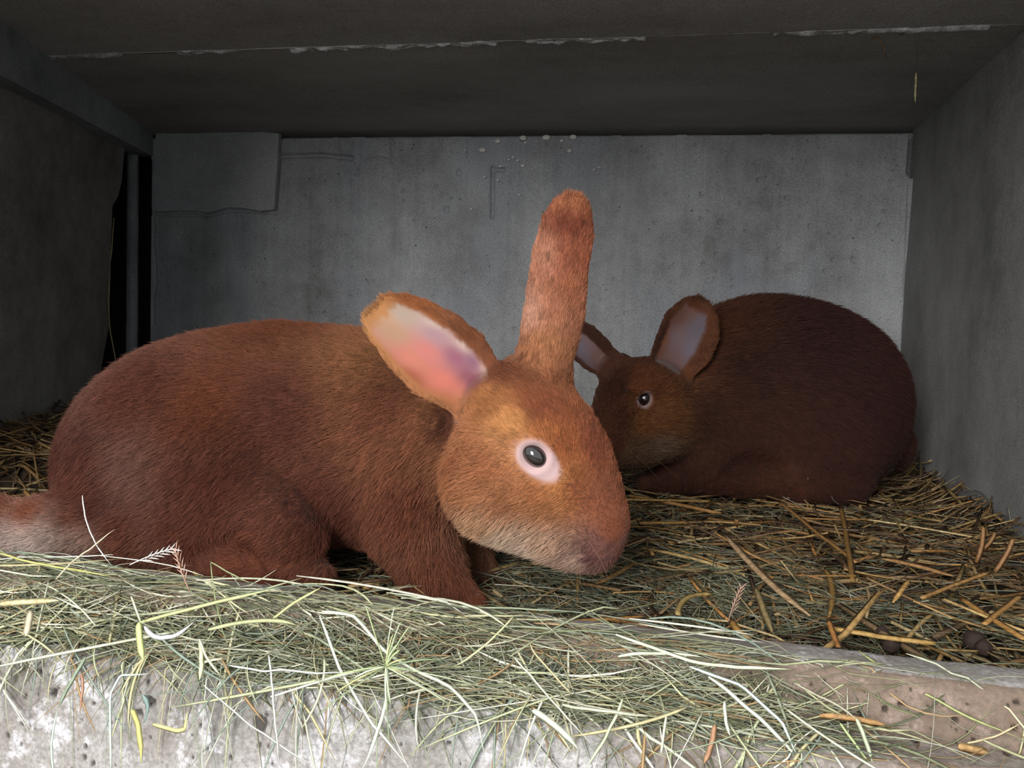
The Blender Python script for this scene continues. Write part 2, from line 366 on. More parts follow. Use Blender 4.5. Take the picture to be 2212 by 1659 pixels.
MAT_STRAW = stalk_mat('straw', 0.55, 0.35, 0.7); MAT_HAY = stalk_mat('hay', 0.6, 0.3, 0.35)

def bed_height(x, y):
    """top of the bedding: flat middle, banked up against the walls, heaped at the left and back left"""
    h = -0.004+0.007*vnoise(x, y, 7, 61, 3)
    h = h+0.035*np.clip((x-0.27)/0.09, 0, 1)**1.5*np.clip((y-0.62)/0.5, 0, 1)
    h = h+0.035*np.clip((y-1.34)/0.2, 0, 1)+0.05*np.clip((-0.45-x)/0.4, 0, 1)*np.clip((y-0.68)/0.15, 0, 1)
    h = h-0.012*np.clip((0.66-y)/0.08, 0, 1)*np.clip((x+0.15)/0.1, 0, 1)
    return h
# underlayer
nu, nv = 260, 180
u, v = np.meshgrid(np.linspace(0, 1, nu), np.linspace(0.538, YB-0.002, nv), indexing='ij')
xl = B0[0]+(v-B0[1])*tdir[0]/tdir[1]-0.025; u = xl+u*(XR-0.002-xl)
V = np.stack([u, v, bed_height(u, v)-0.012+0.003*vnoise(u, v, 60, 63, 3)], -1).reshape(-1, 3)
keep = V[:, 0] < 9
bed = tag(link('bedding_base', mesh_np('bedding_base', V, grid_quads(nu, nv)), MAT_FLOOR), 'dark trodden litter layer beneath the straw in the pen', 'litter', kind='stuff')

STRAW_COL = np.array([lin(190, 156, 98), lin(172, 136, 82), lin(148, 114, 72), lin(112, 84, 58), lin(200, 174, 122), lin(86, 64, 46), lin(176, 128, 72), lin(130, 104, 72)])*np.array((.95, 1.0, 1.12))
HAY_COL = np.array([lin(158, 160, 124), lin(128, 134, 102), lin(186, 186, 146), lin(150, 156, 132), lin(208, 204, 165), lin(112, 118, 92), lin(200, 200, 176), lin(165, 138, 102), lin(140, 150, 132), lin(222, 220, 196)])
HAY_DARK = HAY_COL*0.55
def left_ok(x, y):                         # right of the left panel
    d = np.stack([x-B0[0], y-B0[1]], -1)@nrm; return d > -0.015
def straw_field(n, xr, yr, L, Wd, cols, tilt, lift, name=None, k=5, curve=0.06, seed=1, clump=None):
    r = np.random.default_rng(seed)
    x = r.uniform(*xr, n*3); y = r.uniform(*yr, n*3); ok = left_ok(x, y)
    if clump is not None: ok &= r.uniform(0, 1, n*3) < clump(x, y)
    x, y = x[ok][:n], y[ok][:n]; n = len(x)
    th = r.uniform(0, np.pi, n)
    th = np.where(r.uniform(0, 1, n) < 0.22, r.normal(0.05, 0.5, n), th)
    l = r.uniform(*L, n); d = np.stack([np.cos(th), np.sin(th)], -1)*l[:, None]/2
    z = r.uniform(*lift, n)
    e = []
    for s in (-1, 0, 1):
        px = np.clip(x+s*d[:, 0], -1.25, XR-0.003); py = np.clip(y+s*d[:, 1], 0.545, YB-0.004)
        if s == 0: px = px+r.normal(0, curve, n)*l; py = np.clip(py+r.normal(0, curve, n)*l, .545, YB-.004)
        e.append(np.stack([px, py, bed_height(px, py)+z+(r.normal(0, tilt, n)*l if s else r.normal(0, tilt*.3, n)*l)], -1))
    e[1] = e[1]*2-0.5*(e[0]+e[2])
    C = bezier3(e[0], e[1], e[2], k)
    C[..., 1] = np.clip(C[..., 1], 0.542, YB-0.003); C[..., 0] = np.clip(C[..., 0], -1.3, XR-0.003)
    C[..., 2] = np.maximum(C[..., 2], bed_height(C[..., 0], C[..., 1])-0.012)
    C[..., 0] = np.maximum(C[..., 0], B0[0]+(C[..., 1]-B0[1])*tdir[0]/tdir[1]-.024)
    W = r.uniform(*Wd, n)*r.choice([.6, 1, 1], n)
    N = np.stack([r.normal(0, .5, n), r.normal(-0.2, .5, n), np.ones(n)], -1)
    c = cols[r.integers(0, len(cols), n)]*r.uniform(0.65, 1.15, (n, 1))
    return C, W, N, c
C, W, N, c = straw_field(7000, (-1.15, XR), (0.56, YB), (0.02, 0.13), (0.0008, 0.0027), STRAW_COL*0.72, 0.10, (-0.012, 0.007), seed=3, curve=.03)  # darkened below the brighter loose stalks, painting the shade of the gaps
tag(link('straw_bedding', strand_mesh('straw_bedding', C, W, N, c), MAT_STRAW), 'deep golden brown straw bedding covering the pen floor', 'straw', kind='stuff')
patch = lambda x, y: np.exp(-((x-0.0)/0.16)**2-((y-0.68)/0.10)**2)*1.3+0.12
C, W, N, c = straw_field(4200, (-0.35, XR), (0.545, 1.1), (0.02, 0.11), (0.0003, 0.0007), HAY_DARK, 0.07, (-0.004, 0.008), seed=4, k=7, curve=0.15, clump=patch)
tag(link('fine_hay', strand_mesh('fine_hay', C, W, N, c), MAT_HAY), 'dull green fine hay scattered over the straw near the reaching rabbit', 'hay', kind='stuff')

LAND = [(300, 'below the rabbit rump'), (620, 'below the haunch'), (900, 'below the belly'), (1120, 'below the front paw'), (1400, 'below the chin'), (1700, 'where the hay thins'), (9999, 'before the bare riser')]
TONES = [(0.62, 'whitish'), (0.42, 'pale'), (0.28, 'grey'), (0.0, 'dull')]
def pix(p): d = np.asarray(p)-CAM; z = d@FW; return CX+F*(d@RT)/z, CY-F*(d@UP)/z
def describe(kind, C, c, w_, where):
    """words for a single strand taken from its own shape: tone, thickness, length, lean and the landmark it lies at"""
    a, b = pix(C[0]), pix(C[-1]); m = pix(C[len(C)//2]); l = math.hypot(a[0]-b[0], a[1]-b[1])
    tone = next(n for v, n in TONES if c.mean() >= v) if kind == 'hay' else next(n for v, n in [(.32, 'light yellow'), (.22, 'golden'), (.12, 'tan'), (0, 'dark brown')] if c.mean() >= v)
    th = 'broad' if w_ > (.0023 if kind == 'straw' else .00085) else 'thin' if w_ < (.0018 if kind == 'straw' else .00045) else ''
    ln = 'long' if l > 240 else 'short' if l < 120 else ''
    if a[1] > b[1]: a, b = b, a
    an = math.degrees(math.atan2(b[1]-a[1], b[0]-a[0]))
    lean = 'level' if an < 18 or an > 162 else 'slanting right' if an < 70 else 'hanging straight' if an < 110 else 'slanting left'
    return ' '.join(x for x in (th, ln, tone, kind, 'strand' if kind == 'hay' else 'stalk', lean, where(m)) if x)
def place_sill(m): return next(n for v, n in LAND if m[0] < v)
def place_bed(m): return ('near the sill ' if m[1] > 1280 else 'midway back ' if m[1] > 1150 else 'far back ')+('beside the right wall' if m[0] > 2000 else 'right of the nose' if m[0] > 1650 else 'near the nose' if m[0] > 1300 else 'behind the chin')
# single stalks lying loose on top: one mesh per stalk, shapes varied
def stalk(name, pts, wpx, col, label=None, group=None, cat='straw', mat=None, up=(0, -0.4, 1), k=9, arch=0.2, taper=(0.9, 0.8), parent=None):
    P = np.array(pts, float)
    s = np.linspace(0, 1, len(P)); q = np.linspace(0, 1, max(k, len(P)))
    if len(P) == 3: C = bezier3(P[0][None], (P[1]*2-0.5*(P[0]+P[2]))[None], P[2][None], k)
    else: C = np.stack([np.interp(q, s, P[:, j]) for j in range(3)], -1)[None]
    if len(P) > 3 or k > 9: pass
    q_ = np.linspace(0, 1, C.shape[1]); lng = np.linalg.norm(P[-1]-P[0])
    wob = sum(np.outer(np.sin(q_*f_*np.pi+rng.uniform(0, 6.3)), rng.normal(0, 1, 3))*a_ for f_, a_ in ((2.3, .008), (5.1, .004), (9.7, .0016)))
    C = C+(wob*np.array([1, .3, 1])*lng*np.sin(q_*np.pi)[:, None]*(.25 if cat == 'straw' else .9))[None]
    me = strand_mesh(name, C, np.array([wpx]), np.array([up], float)+rng.normal(0, .25, (1, 3)), np.array([col]), arch, taper)
    o = link(name, me, mat or MAT_STRAW, parent)
    return tag(o, label, cat, group) if not parent else o
C, W, N, c = straw_field(150, (-0.1, XR-0.01), (0.57, 1.10), (0.05, 0.16), (0.0013, 0.0032), STRAW_COL*1.12, 0.08, (0.003, 0.009), seed=8, curve=.025)
for i in range(len(C)):
    tag(link('straw_stalk', strand_mesh('straw_stalk', C[i:i+1], W[i:i+1], N[i:i+1], c[i:i+1]), MAT_STRAW),
        describe('straw', C[i], c[i], W[i], place_bed), 'straw', 'loose straw stalks on the bedding')
C, W, N, c = straw_field(40, (-1.1, -0.5), (0.85, 1.2), (0.06, 0.18), (0.0012, 0.0026), STRAW_COL, 0.05, (0.003, 0.008), seed=9)
for i in range(len(C)):
    tag(link('straw_stalk', strand_mesh('straw_stalk', C[i:i+1], W[i:i+1], N[i:i+1], c[i:i+1]), MAT_STRAW),
        describe('straw', C[i], c[i], W[i], lambda m: 'in the left corner behind the rump' if m[0] > 60 else 'at the left picture edge behind the rump'), 'straw', 'straw stalks in the left corner')
SB = lambda px, py, z: on_z(px, py, z)
G = lin
for pts, wd, col, lab in [
    ([SB(1563, 1150, .022), SB(1640, 1250, .014), SB(1750, 1330, .004)], .0038, G(196, 160, 115), 'broad flat pale straw blade pointing up left in the middle of the bedding'),
    ([SB(1795, 1355, .006), SB(1900, 1375, .007), SB(2020, 1388, .006)], .0030, G(200, 158, 88), 'thick glossy yellow straw stalk lying level just behind the sill at right'),
    ([SB(1350, 1352, .010), SB(1420, 1360, .009), SB(1490, 1374, .006)], .0030, G(190, 140, 75), 'short thick yellow straw tube with open end on the sill lip'),
    ([SB(1815, 1090, .02), SB(1838, 1180, .018), SB(1842, 1255, .010)], .0030, G(160, 118, 62), 'flat tan straw stalk standing nearly upright in the picture below the rear rabbit'),
    ([SB(1680, 1080, .02), SB(1760, 1145, .02), SB(1850, 1215, .012)], .0026, G(165, 120, 66), 'long brown straw stalk slanting down from the rear rabbit hind foot'),
    ([SB(1395, 1330, .006), SB(1300, 1335, .008), SB(1235, 1340, .006)], .0034, G(180, 128, 66), 'wide orange straw piece lying on green hay below the front rabbit nose'),
    ([SB(1440, 1180, .010), SB(1510, 1200, .010), SB(1580, 1225, .008)], .0028, G(196, 146, 80), 'yellow straw stalk to the right of the front rabbit chin'),
    ([SB(1780, 1225, .008), SB(1815, 1260, .01), SB(1790, 1333, .006)], .0028, G(170, 130, 70), 'bent tan straw leaf pointing down beside the crossed stalks'),
    ([SB(1375, 1213, .008), SB(1330, 1240, .010), SB(1285, 1262, .008)], .0030, G(178, 132, 70), 'flat tan straw blade slanting just under the front rabbit mouth'),
    ([SB(1965, 1250, .02), SB(1945, 1275, .018), SB(1928, 1302, .010)], .0024, G(215, 165, 95), 'short bright straw piece tilted on the right part of the bedding'),
    ([SB(2140, 1235, .02), SB(2060, 1262, .015), SB(1990, 1292, .012)], .0020, G(180, 135, 78), 'thin light straw stalk slanting up toward the right wall'),
    ([SB(2205, 1285, .012), SB(2170, 1310, .012), SB(2125, 1348, .008)], .0026, G(196, 145, 80), 'yellow straw stalk at the far right edge leaning down left'),
    ([SB(1465, 1328, .012), SB(1485, 1290, .014), SB(1540, 1282, .012)], .0024, G(180, 150, 90), 'curled pale straw stalk bending over in an arch near the sill lip'),
    ([SB(1630, 1265, .012), SB(1645, 1310, .012), SB(1668, 1365, .006)], .0026, G(170, 145, 95), 'knotty grey tan straw stem below the broad pale blade'),
    ([SB(1580, 1340, .012), SB(1600, 1365, .012), SB(1640, 1390, .006)], .0026, G(190, 140, 70), 'short curved orange straw stem dipping behind the sill lip'),
    ([SB(2075, 1290, .01), SB(2150, 1340, .01), SB(2215, 1380, .006)], .0032, G(185, 135, 70), 'thick tan straw stalk running out of the right edge of the bedding'),
    ([SB(1360, 1128, .012), SB(1430, 1130, .012), SB(1520, 1126, .010)], .0026, G(175, 130, 70), 'level yellow straw stalk right of the front rabbit nose'),
    ([SB(1350, 1078, .012), SB(1440, 1080, .012), SB(1545, 1082, .010)], .0022, G(180, 140, 80), 'level pale straw stalk under the rear rabbit head'),
    ([SB(1300, 1325, .012), SB(1400, 1305, .014), SB(1450, 1296, .01)], .0011, G(150, 140, 95), 'thin grey green straw line above the wide orange piece'),
    ([SB(1790, 1340, .012), SB(1800, 1370, .010), SB(1812, 1398, .006)], .0022, G(190, 130, 70), 'torn orange straw end dropping over the sill lip right of centre'),
    ([SB(2060, 1245, .016), SB(1985, 1215, .016), SB(1900, 1205, .014)], .0034, G(176, 130, 80), 'crumpled orange straw leaf lying across stalks on the right'),
    ([on_z(600, 1252, .004), on_z(680, 1238, .008), on_z(775, 1228, .012)], .0009, G(150, 120, 85), 'thin curved brown stem in the gap under the front rabbit belly'),
    ([on_z(730, 1252, .004), on_z(765, 1255, .006), on_z(800, 1270, .004)], .0040, G(185, 140, 85), 'flat orange chip of straw behind the lip beside the front paw')]:
    m_ = (np.array(pts[0])+np.array(pts[-1]))/2; pts = [pts[0], m_*.6+np.array(pts[1])*.4, pts[-1]] if 'curv' not in lab and 'curled' not in lab else pts
    bl = 'blade' in lab or 'leaf' in lab or 'piece' in lab
    stalk('straw_stalk', pts, wd*.95, np.array(col)*np.array((.92, .98, 1.12)), lab, arch=.06 if bl else .16, taper=(.12, .2) if bl else (.95, .8), k=12)
# small upright stalks by the right wall
for (a, b, lab) in [((2125, 1140), (2110, 1215), 'upright straw sliver standing before the right wall, left of two'), ((2188, 1165), (2150, 1235), 'upright orange straw sliver leaning against the right wall, nearest the picture edge'),
                    ((2150, 1150), (2128, 1185), 'tiny straw sliver poking up behind the leaning sliver at right')]:
    p = on_z(*b, 0.02); t = (p-CAM)@FW; stalk('straw_stalk', [p, at((a[0]+b[0])/2+4, (a[1]+b[1])/2, t), at(*a, t)], .0022, G(150, 110, 70), lab, up=(0, -1, 0))
# the thin blade leaning in the corner gap, and straws stuck to the ceiling
stalk('hay_strand', [on_y(255, 812, 1.33), on_y(234, 690, 1.36), on_y(238, 560, 1.38), on_y(246, 470, 1.39)], .0014, G(170, 155, 115), 'long thin hay blade leaning upright in the dark gap beside the corner post', cat='hay', mat=MAT_HAY, up=(0, -1, 0), k=12)
stalk('straw_stalk', [on_y(1980, 156, 1.20), on_y(1979, 190, 1.20), on_y(1977, 222, 1.20)], .0022, G(205, 195, 150), 'pale straw sliver hanging down from the ceiling by a thread at upper right', up=(0, -1, 0), taper=(.5, .1))
stalk('cobweb_thread', [on_z(1982, 92, ZC-.004)+np.array((0, .0, 0)), on_y(1981, 130, 1.17), on_y(1980, 158, 1.20)], .00035, G(120, 118, 112), 'fine cobweb thread holding the hanging straw sliver', cat='cobweb', mat=MAT_HAY, up=(0, -1, 0))
stalk('straw_stalk', [on_z(1883, 85, ZC-.004), on_z(1901, 86, ZC-.006), on_y(1915, 126, 1.10)], .0008, G(160, 125, 95), 'thin bent brown stem stuck to the ceiling joint at upper right', up=(0, -1, 0), k=9)
stalk('cobweb_thread', [on_y(1163, 262, YB-.05), on_y(1166, 245, YB-.06), on_y(1167, 225, YB-.07)], .0004, G(120, 118, 112), 'faint cobweb thread hanging at the top middle of the back wall', cat='cobweb', mat=MAT_HAY, up=(0, -1, 0))

# ------------------------------------------------------------------ hay on the sill
def sill_z(y):
    return np.interp(y, [0.44, 0.459, 0.462, 0.474, 0.492, 0.4965, 0.503, 0.537, 0.545], [-0.25, -0.03, -0.016, -0.0135, -0.0105, 0.008, 0.0205, 0.0205, -0.006])
def hay_density(x):
    return np.interp(x, [-0.6, -0.5, -0.1, 0.02, 0.08, 0.14, 0.34], [1, 1, 1, .8, .25, .05, .03])
r = np.random.default_rng(20)
def hay_mound(n, seed, y_lo, y_hi, hmax, L, Wd, cols):
    r = np.random.default_rng(seed)
    x = r.uniform(-0.62, XR, n*3+60); x = x[r.uniform(0, 1, len(x)) < hay_density(x)][:n]; n = len(x)
    y = r.beta(2.0, 1.6, n)*(y_hi-y_lo)+y_lo
    th = np.where(r.uniform(0, 1, n) < 0.7, r.normal(0.0, 0.40, n), r.uniform(-1.5, 1.5, n)); th += np.pi*(r.uniform(0, 1, n) < .5)
    l = r.uniform(*L, n); d = np.stack([np.cos(th), np.sin(th)*0.8], -1)*l[:, None]/2
    fill = np.exp(-((y-0.494)/0.024)**2)*hay_density(x)
    base = np.maximum(sill_z(y), 0.0)*0.3+sill_z(y)*0.7
    z = base+r.uniform(0, 1, n)*hmax*fill+0.0005
    e = []
    dz = r.normal(0, 0.10, n)*l
    for s in (-1, 0, 1):
        yy = np.clip(y+s*d[:, 1], 0.452, 0.552)
        zz = np.where(yy < 0.462, z-(0.462-yy)*2.5, z)+s*dz+(r.normal(0, 0.05, n)*l if s == 0 else 0)
        xx = np.minimum(x+s*d[:, 0], XR-0.002)
        yy = np.where(yy > .514, .514-(yy-.514)*.3, yy); e.append(np.stack([xx, yy+(r.normal(0, .07, n)*l if s == 0 else 0), np.maximum(zz, np.where(yy > 0.455, sill_z(np.clip(yy, .462, .54))+.0006, -1))], -1))
    e[1] = e[1]*2-0.5*(e[0]+e[2])
    C = bezier3(e[0], e[1], e[2], 7)
    cap = 0.0235+r.gamma(1.3, .0042, (n, 1)); C[..., 2] = np.where(C[..., 2] > cap, cap+(C[..., 2]-cap)*.25, C[..., 2]); C[..., 2] = np.where(C[..., 1] > 0.462, np.maximum(C[..., 2], sill_z(C[..., 1])+0.0006), C[..., 2])
    C[..., 1] = np.where(C[..., 2] < -0.016, np.minimum(C[..., 1], 0.4565), C[..., 1])
    W = r.uniform(*Wd, n)
    N = np.stack([r.normal(0, .5, n), r.normal(-0.5, .4, n), np.ones(n)], -1)
    c = cols[r.integers(0, len(cols), n)]*r.uniform(0.75, 1.15, (n, 1))
    return C, W, N, c
Ha = hay_mound(3300, 21, 0.456, 0.508, 0.009, (0.02, 0.10), (0.0002, 0.0006), HAY_COL*.8)  # fine inner layer darkened to paint the shadow inside the heap
Hb = hay_mound(800, 22, 0.458, 0.504, 0.012, (0.02, 0.09), (0.0005, 0.0011), HAY_COL*1.12)  # wide outer layer paled to paint highlights on the heap
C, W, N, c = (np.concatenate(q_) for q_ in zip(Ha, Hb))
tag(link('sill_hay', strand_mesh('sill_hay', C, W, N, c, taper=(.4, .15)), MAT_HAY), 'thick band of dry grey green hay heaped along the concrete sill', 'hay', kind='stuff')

# single stems hanging over the front face of the sill
def hanging(i, r):
    x = r.uniform(-0.5, 0.10); y0 = r.uniform(0.462, 0.485); l = r.uniform(0.03, 0.11); dx = r.normal(0, 0.55)*l
    z0 = sill_z(y0)+r.uniform(.002, .014); yo = r.uniform(0.436, 0.452)
    A = (x, y0, z0); B_ = (x+dx*.35, yo+.004, z0-0.004+r.uniform(-.004, .004)); D = (x+dx, yo, z0-l*np.sqrt(max(.1, 1-(dx/l)**2))*r.uniform(.75, 1))
    Cc = bezier3(np.array([A]), np.array([B_]), np.array([D]), 10)
    Cc[..., 1] = np.where(Cc[..., 2] < -0.014, np.minimum(Cc[..., 1], 0.4545), Cc[..., 1])
    return Cc
PALE = np.array([lin(225, 228, 200), lin(240, 240, 222), lin(200, 205, 165), lin(170, 180, 150), lin(215, 205, 160), lin(180, 150, 110), lin(150, 165, 150)])
for i in range(130):
    Cc = hanging(i, r); wd = r.choice([.0003, .0004, .0005, .0007, .0010])
    pc_ = PALE[r.integers(0, len(PALE), 1)]
    tag(link('hay_strand', strand_mesh('hay_strand', Cc, np.array([wd]), np.array([(0.1*r.normal(), -1, 0.3)]), pc_, taper=(.6, .2)), MAT_HAY),
        describe('hay', Cc[0], pc_[0], wd, lambda m: 'over the sill face '+place_sill(m)), 'hay', 'hay stems hanging over the sill')
# loose stems lying on the mound
for i in range(70):
    Cc, Wc, Nc, cc = hay_mound(1, 500+i, 0.462, 0.52, 0.022, (0.05, 0.13), (0.0006, 0.0012), PALE*0.9)
    Cc[..., 2] += 0.002
    tag(link('hay_strand', strand_mesh('hay_strand', Cc, Wc, Nc, cc, taper=(.5, .2)), MAT_HAY), describe('hay', Cc[0], cc[0], Wc[0], lambda m: 'on the hay band '+place_sill(m)), 'hay', 'hay blades on top of the sill')
# hand placed stems and leaves of the photograph (pixel, distance)
def T(pts): return [at(*p) for p in pts]
for pts, wd, col, lab in [
    ([(0, 1195, .50), (100, 1220, .50), (240, 1245, .49)], .0010, G(200, 198, 120), 'yellow green hay blade crossing the top of the hay at the far left'),
    ([(178, 1070, .50), (195, 1150, .495), (242, 1222, .49)], .0006, G(235, 232, 225), 'white curved hay stem rising in front of the front rabbit hind foot'),
    ([(120, 1252, .49), (180, 1195, .49), (249, 1143, .49)], .0007, G(220, 205, 175), 'straight pale stem slanting up right over the left hay'),
    ([(455, 1215, .49), (470, 1320, .48), (495, 1400, .475)], .0006, G(160, 170, 120), 'green bent stem standing up in the hay below the haunch, falling side'),
    ([(455, 1214, .49), (500, 1240, .49), (540, 1260, .49)], .0007, G(165, 175, 125), 'green stem going right from the bend below the haunch'),
    ([(300, 1345, .475), (430, 1310, .475), (600, 1270, .48)], .0016, G(205, 210, 150), 'thick pale green stem lying diagonally on the left hay mound'),
    ([(585, 1340, .475), (640, 1300, .475), (695, 1268, .475)], .0011, G(215, 215, 150), 'pale yellow stub stem pointing up right in the middle hay'),
    ([(283, 1288, .475), (295, 1320, .472), (305, 1348, .47)], .0009, G(220, 225, 190), 'short straight pale stem pointing down left of the white curl'),
    ([(300, 1345, .462), (302, 1385, .458), (310, 1428, .455)], .0026, G(215, 225, 150), 'broad yellow green leaf hanging below the white curl'),
    ([(312, 1353, .46), (355, 1378, .455), (420, 1342, .46)], .0018, G(245, 245, 248), 'curled white hay leaf shaped like a smile on the left hay'),
    ([(695, 1320, .465), (760, 1330, .46), (830, 1400, .455), (960, 1470, .452), (1030, 1550, .45), (1048, 1640, .45)], .0013, G(235, 240, 215), 'long white stem arching right and down over the middle front face'),
    ([(690, 1330, .466), (735, 1450, .452), (800, 1560, .448), (890, 1665, .445)], .0013, G(240, 243, 225), 'long thick white stem falling steeply down the middle front face'),
    ([(835, 1440, .452), (825, 1550, .448), (780, 1665, .445)], .0017, G(232, 238, 215), 'broad white blade hanging straight down from the starburst tuft'),
    ([(495, 1437, .456), (600, 1450, .452), (760, 1453, .452)], .0008, G(235, 235, 228), 'level white stem lying across the front face below the hay'),
    ([(430, 1380, .46), (450, 1425, .455), (475, 1458, .452)], .0010, G(235, 235, 200), 'short white stem slanting down near the yellow bent leaf'),
    ([(432, 1385, .46), (436, 1430, .456), (430, 1470, .454)], .0018, G(225, 225, 180), 'flat cream leaf strip hanging on the left front face'),
    ([(283, 1535, .452), (298, 1570, .45), (305, 1650, .447)], .0022, G(218, 210, 130), 'yellow leaf strip hanging at the lower left of the front face'),
    ([(330, 1565, .452), (380, 1580, .45), (398, 1575, .45), (405, 1535, .45)], .0018, G(222, 214, 145), 'bent yellow leaf strip shaped like a hook on the front face'),
    ([(310, 1560, .453), (318, 1525, .45), (308, 1500, .45)], .0020, G(140, 165, 158), 'small blue green leaf stuck beside the yellow hook'),
    ([(240, 1665, .446), (238, 1500, .45), (260, 1460, .452), (325, 1455, .455)], .0009, G(225, 240, 225), 'white stem bent at a right angle on the left front face'),
    ([(440, 1480, .452), (560, 1580, .45), (690, 1660, .447)], .0008, G(235, 238, 225), 'thin white stem running down right over the large pit'),
    ([(580, 1415, .455), (590, 1510, .45), (602, 1650, .447)], .0009, G(245, 245, 235), 'straight white stem hanging down near the large pit'),
    ([(585, 1505, .452), (640, 1488, .45), (830, 1435, .45)], .0009, G(240, 240, 225), 'white stem reaching left from the starburst tuft'),
    ([(700, 1425, .454), (690, 1500, .45), (650, 1575, .448)], .0010, G(225, 225, 190), 'cream stem hanging and curving left of the starburst tuft'),
    ([(1150, 1535, .455), (1200, 1570, .452), (1250, 1620, .45)], .0028, G(225, 230, 205), 'broad pale leaf slanting down right of centre at the bottom'),
    ([(1345, 1510, .456), (1310, 1590, .452), (1260, 1665, .45)], .0012, G(215, 225, 185), 'pale green stem slanting down left near the bottom centre right'),
    ([(1215, 1522, .457), (1290, 1535, .455), (1400, 1548, .452)], .0012, G(220, 225, 190), 'pale stem lying level at lower right of centre'),
    ([(1330, 1370, .47), (1500, 1430, .465), (1600, 1440, .465), (1710, 1446, .465)], .0016, G(235, 240, 205), 'bright pale stem pointing right toward the bare riser'),
    ([(1335, 1418, .468), (1420, 1410, .468), (1520, 1420, .468)], .0014, G(230, 238, 205), 'bright pale stem on the hay just left of the bare riser'),
    ([(1530, 1462, .462), (1650, 1560, .455), (1740, 1665, .45)], .0015, G(235, 240, 220), 'long white stem slanting down right across the lower step'),
    ([(1490, 1440, .462), (1600, 1480, .458), (1690, 1560, .452), (1725, 1640, .45)], .0012, G(220, 232, 225), 'pale blue green stem curving down right across the lower step'),
    ([(1565, 1515, .458), (1568, 1555, .455), (1578, 1592, .453)], .0013, G(235, 238, 215), 'short white stub hanging at right of the hay fan'),
    ([(1440, 1545, .456), (1432, 1600, .452), (1428, 1630, .45)], .0011, G(225, 228, 200), 'short pale strip hanging below the lower step edge'),
    ([(1855, 1405, .50), (2000, 1500, .47), (2215, 1600, .45)], .0011, G(176, 182, 120), 'long green stem crossing the bare riser down to the right edge'),
    ([(1715, 1475, .462), (1800, 1520, .455), (1850, 1553, .45)], .0009, G(190, 185, 160), 'grey stem pointing down right in front of the riser'),
    ([(1815, 1562, .455), (1850, 1610, .45), (1890, 1665, .445)], .0011, G(190, 205, 145), 'green stem dropping over the right end of the ledge'),
    ([(1850, 1553, .45), (1870, 1600, .448), (1885, 1650, .446)], .0016, G(205, 215, 180), 'pale leaf hanging beside the green stem at lower right'),
    ([(2090, 1605, .452), (2150, 1590, .452), (2205, 1562, .452)], .0009, G(220, 200, 160), 'thin cream stem at the lower right corner'),
    ([(1770, 1547, .462), (1850, 1555, .46), (1925, 1572, .46)], .0028, G(200, 155, 100), 'orange straw flake lying on the right ledge'),
    ([(2070, 1612, .452), (2105, 1620, .452), (2140, 1628, .452)], .0032, G(200, 160, 105), 'small orange straw flake near the lower right corner'),
    ([(2168, 1495, .48), (2160, 1530, .478), (2140, 1555, .475)], .0012, G(215, 190, 155), 'short pink cream sliver leaning on the riser at right'),
    ([(1545, 1565, .455), (1535, 1615, .45), (1520, 1650, .448)], .0022, G(185, 140, 105), 'dull pink brown blade hanging at the bottom right of centre'),
    ([(0, 1305, .475), (60, 1300, .475), (130, 1297, .475)], .0026, G(225, 215, 165), 'wide cream straw blade lying at the left edge of the hay'),
    ([(65, 1320, .468), (60, 1350, .462), (55, 1375, .458)], .0030, G(215, 200, 170), 'wide tan leaf hanging at the left end of the hay'),
    ([(185, 1420, .455), (150, 1480, .452), (125, 1530, .45)], .0014, G(150, 165, 140), 'grey green leaf slanting down on the left front face'),
    ([(175, 1455, .455), (178, 1490, .453), (172, 1540, .45)], .0010, G(190, 140, 115), 'thin reddish stem hanging on the left front face'),
    ([(115, 1665, .445), (112, 1600, .448), (125, 1530, .45)], .0011, G(205, 225, 205), 'pale green stem hanging at the lower left edge'),
    ([(1110, 1330, .49), (1045, 1395, .475), (980, 1440, .468)], .0010, G(220, 220, 170), 'pale stem slanting up right at the end of the thick hay'),
    ([(450, 1360, .466), (560, 1340, .47), (640, 1350, .47)], .0018, G(195, 200, 150), 'flat green leaf lying in the left centre hay'),
    ([(1235, 1500, .46), (1170, 1430, .465), (1145, 1390, .47)], .0009, G(205, 195, 150), 'tan stem slanting up left in the right hay fan'),
    ([(1110, 1420, .47), (1180, 1500, .46), (1280, 1610, .452)], .0009, G(225, 225, 200), 'cream stem running down right through the right hay fan')]:
    P3 = T(pts)
    for p in P3:
        if p[1] > 0.4535 and p[2] < sill_z(p[1])+0.002 and p[1] < 0.54: p[2] = p[2]
    cat = 'straw' if 'straw' in lab else 'hay'
    stalk('straw_flake' if 'flake' in lab else 'hay_strand', P3, wd*.74, np.array(col)*.93+.02, lab, cat=cat, mat=MAT_STRAW if cat == 'straw' else MAT_HAY, up=(0, -1, .4), k=20, arch=.12, taper=(.5, .08))
# the starburst tuft: fine rays around one node
cc_ = at(833, 1440, .450)
root = bpy.data.objects.new('hay_tuft', None); COL.objects.link(root); root.location = cc_
tag(root, 'starburst tuft of fine green stems spreading from one knot on the front face', 'hay')
for i in range(22):
    a = r.uniform(0, 2*np.pi); l = r.uniform(.012, .035)*(1.4 if math.sin(a) < 0 else 1)
    e = RT*math.cos(a)*l+UP*math.sin(a)*l
    p0 = np.zeros(3); p1 = e*.5-FW*.004+np.array((0, 0, .002)); p2 = e-FW*.002
    stalk('stem', [p0, p1, p2], r.uniform(.0003, .0006), PALE[r.integers(0, 5)]*np.array((.85, .95, .8)), mat=MAT_HAY, up=(0, -1, .3), parent=root)
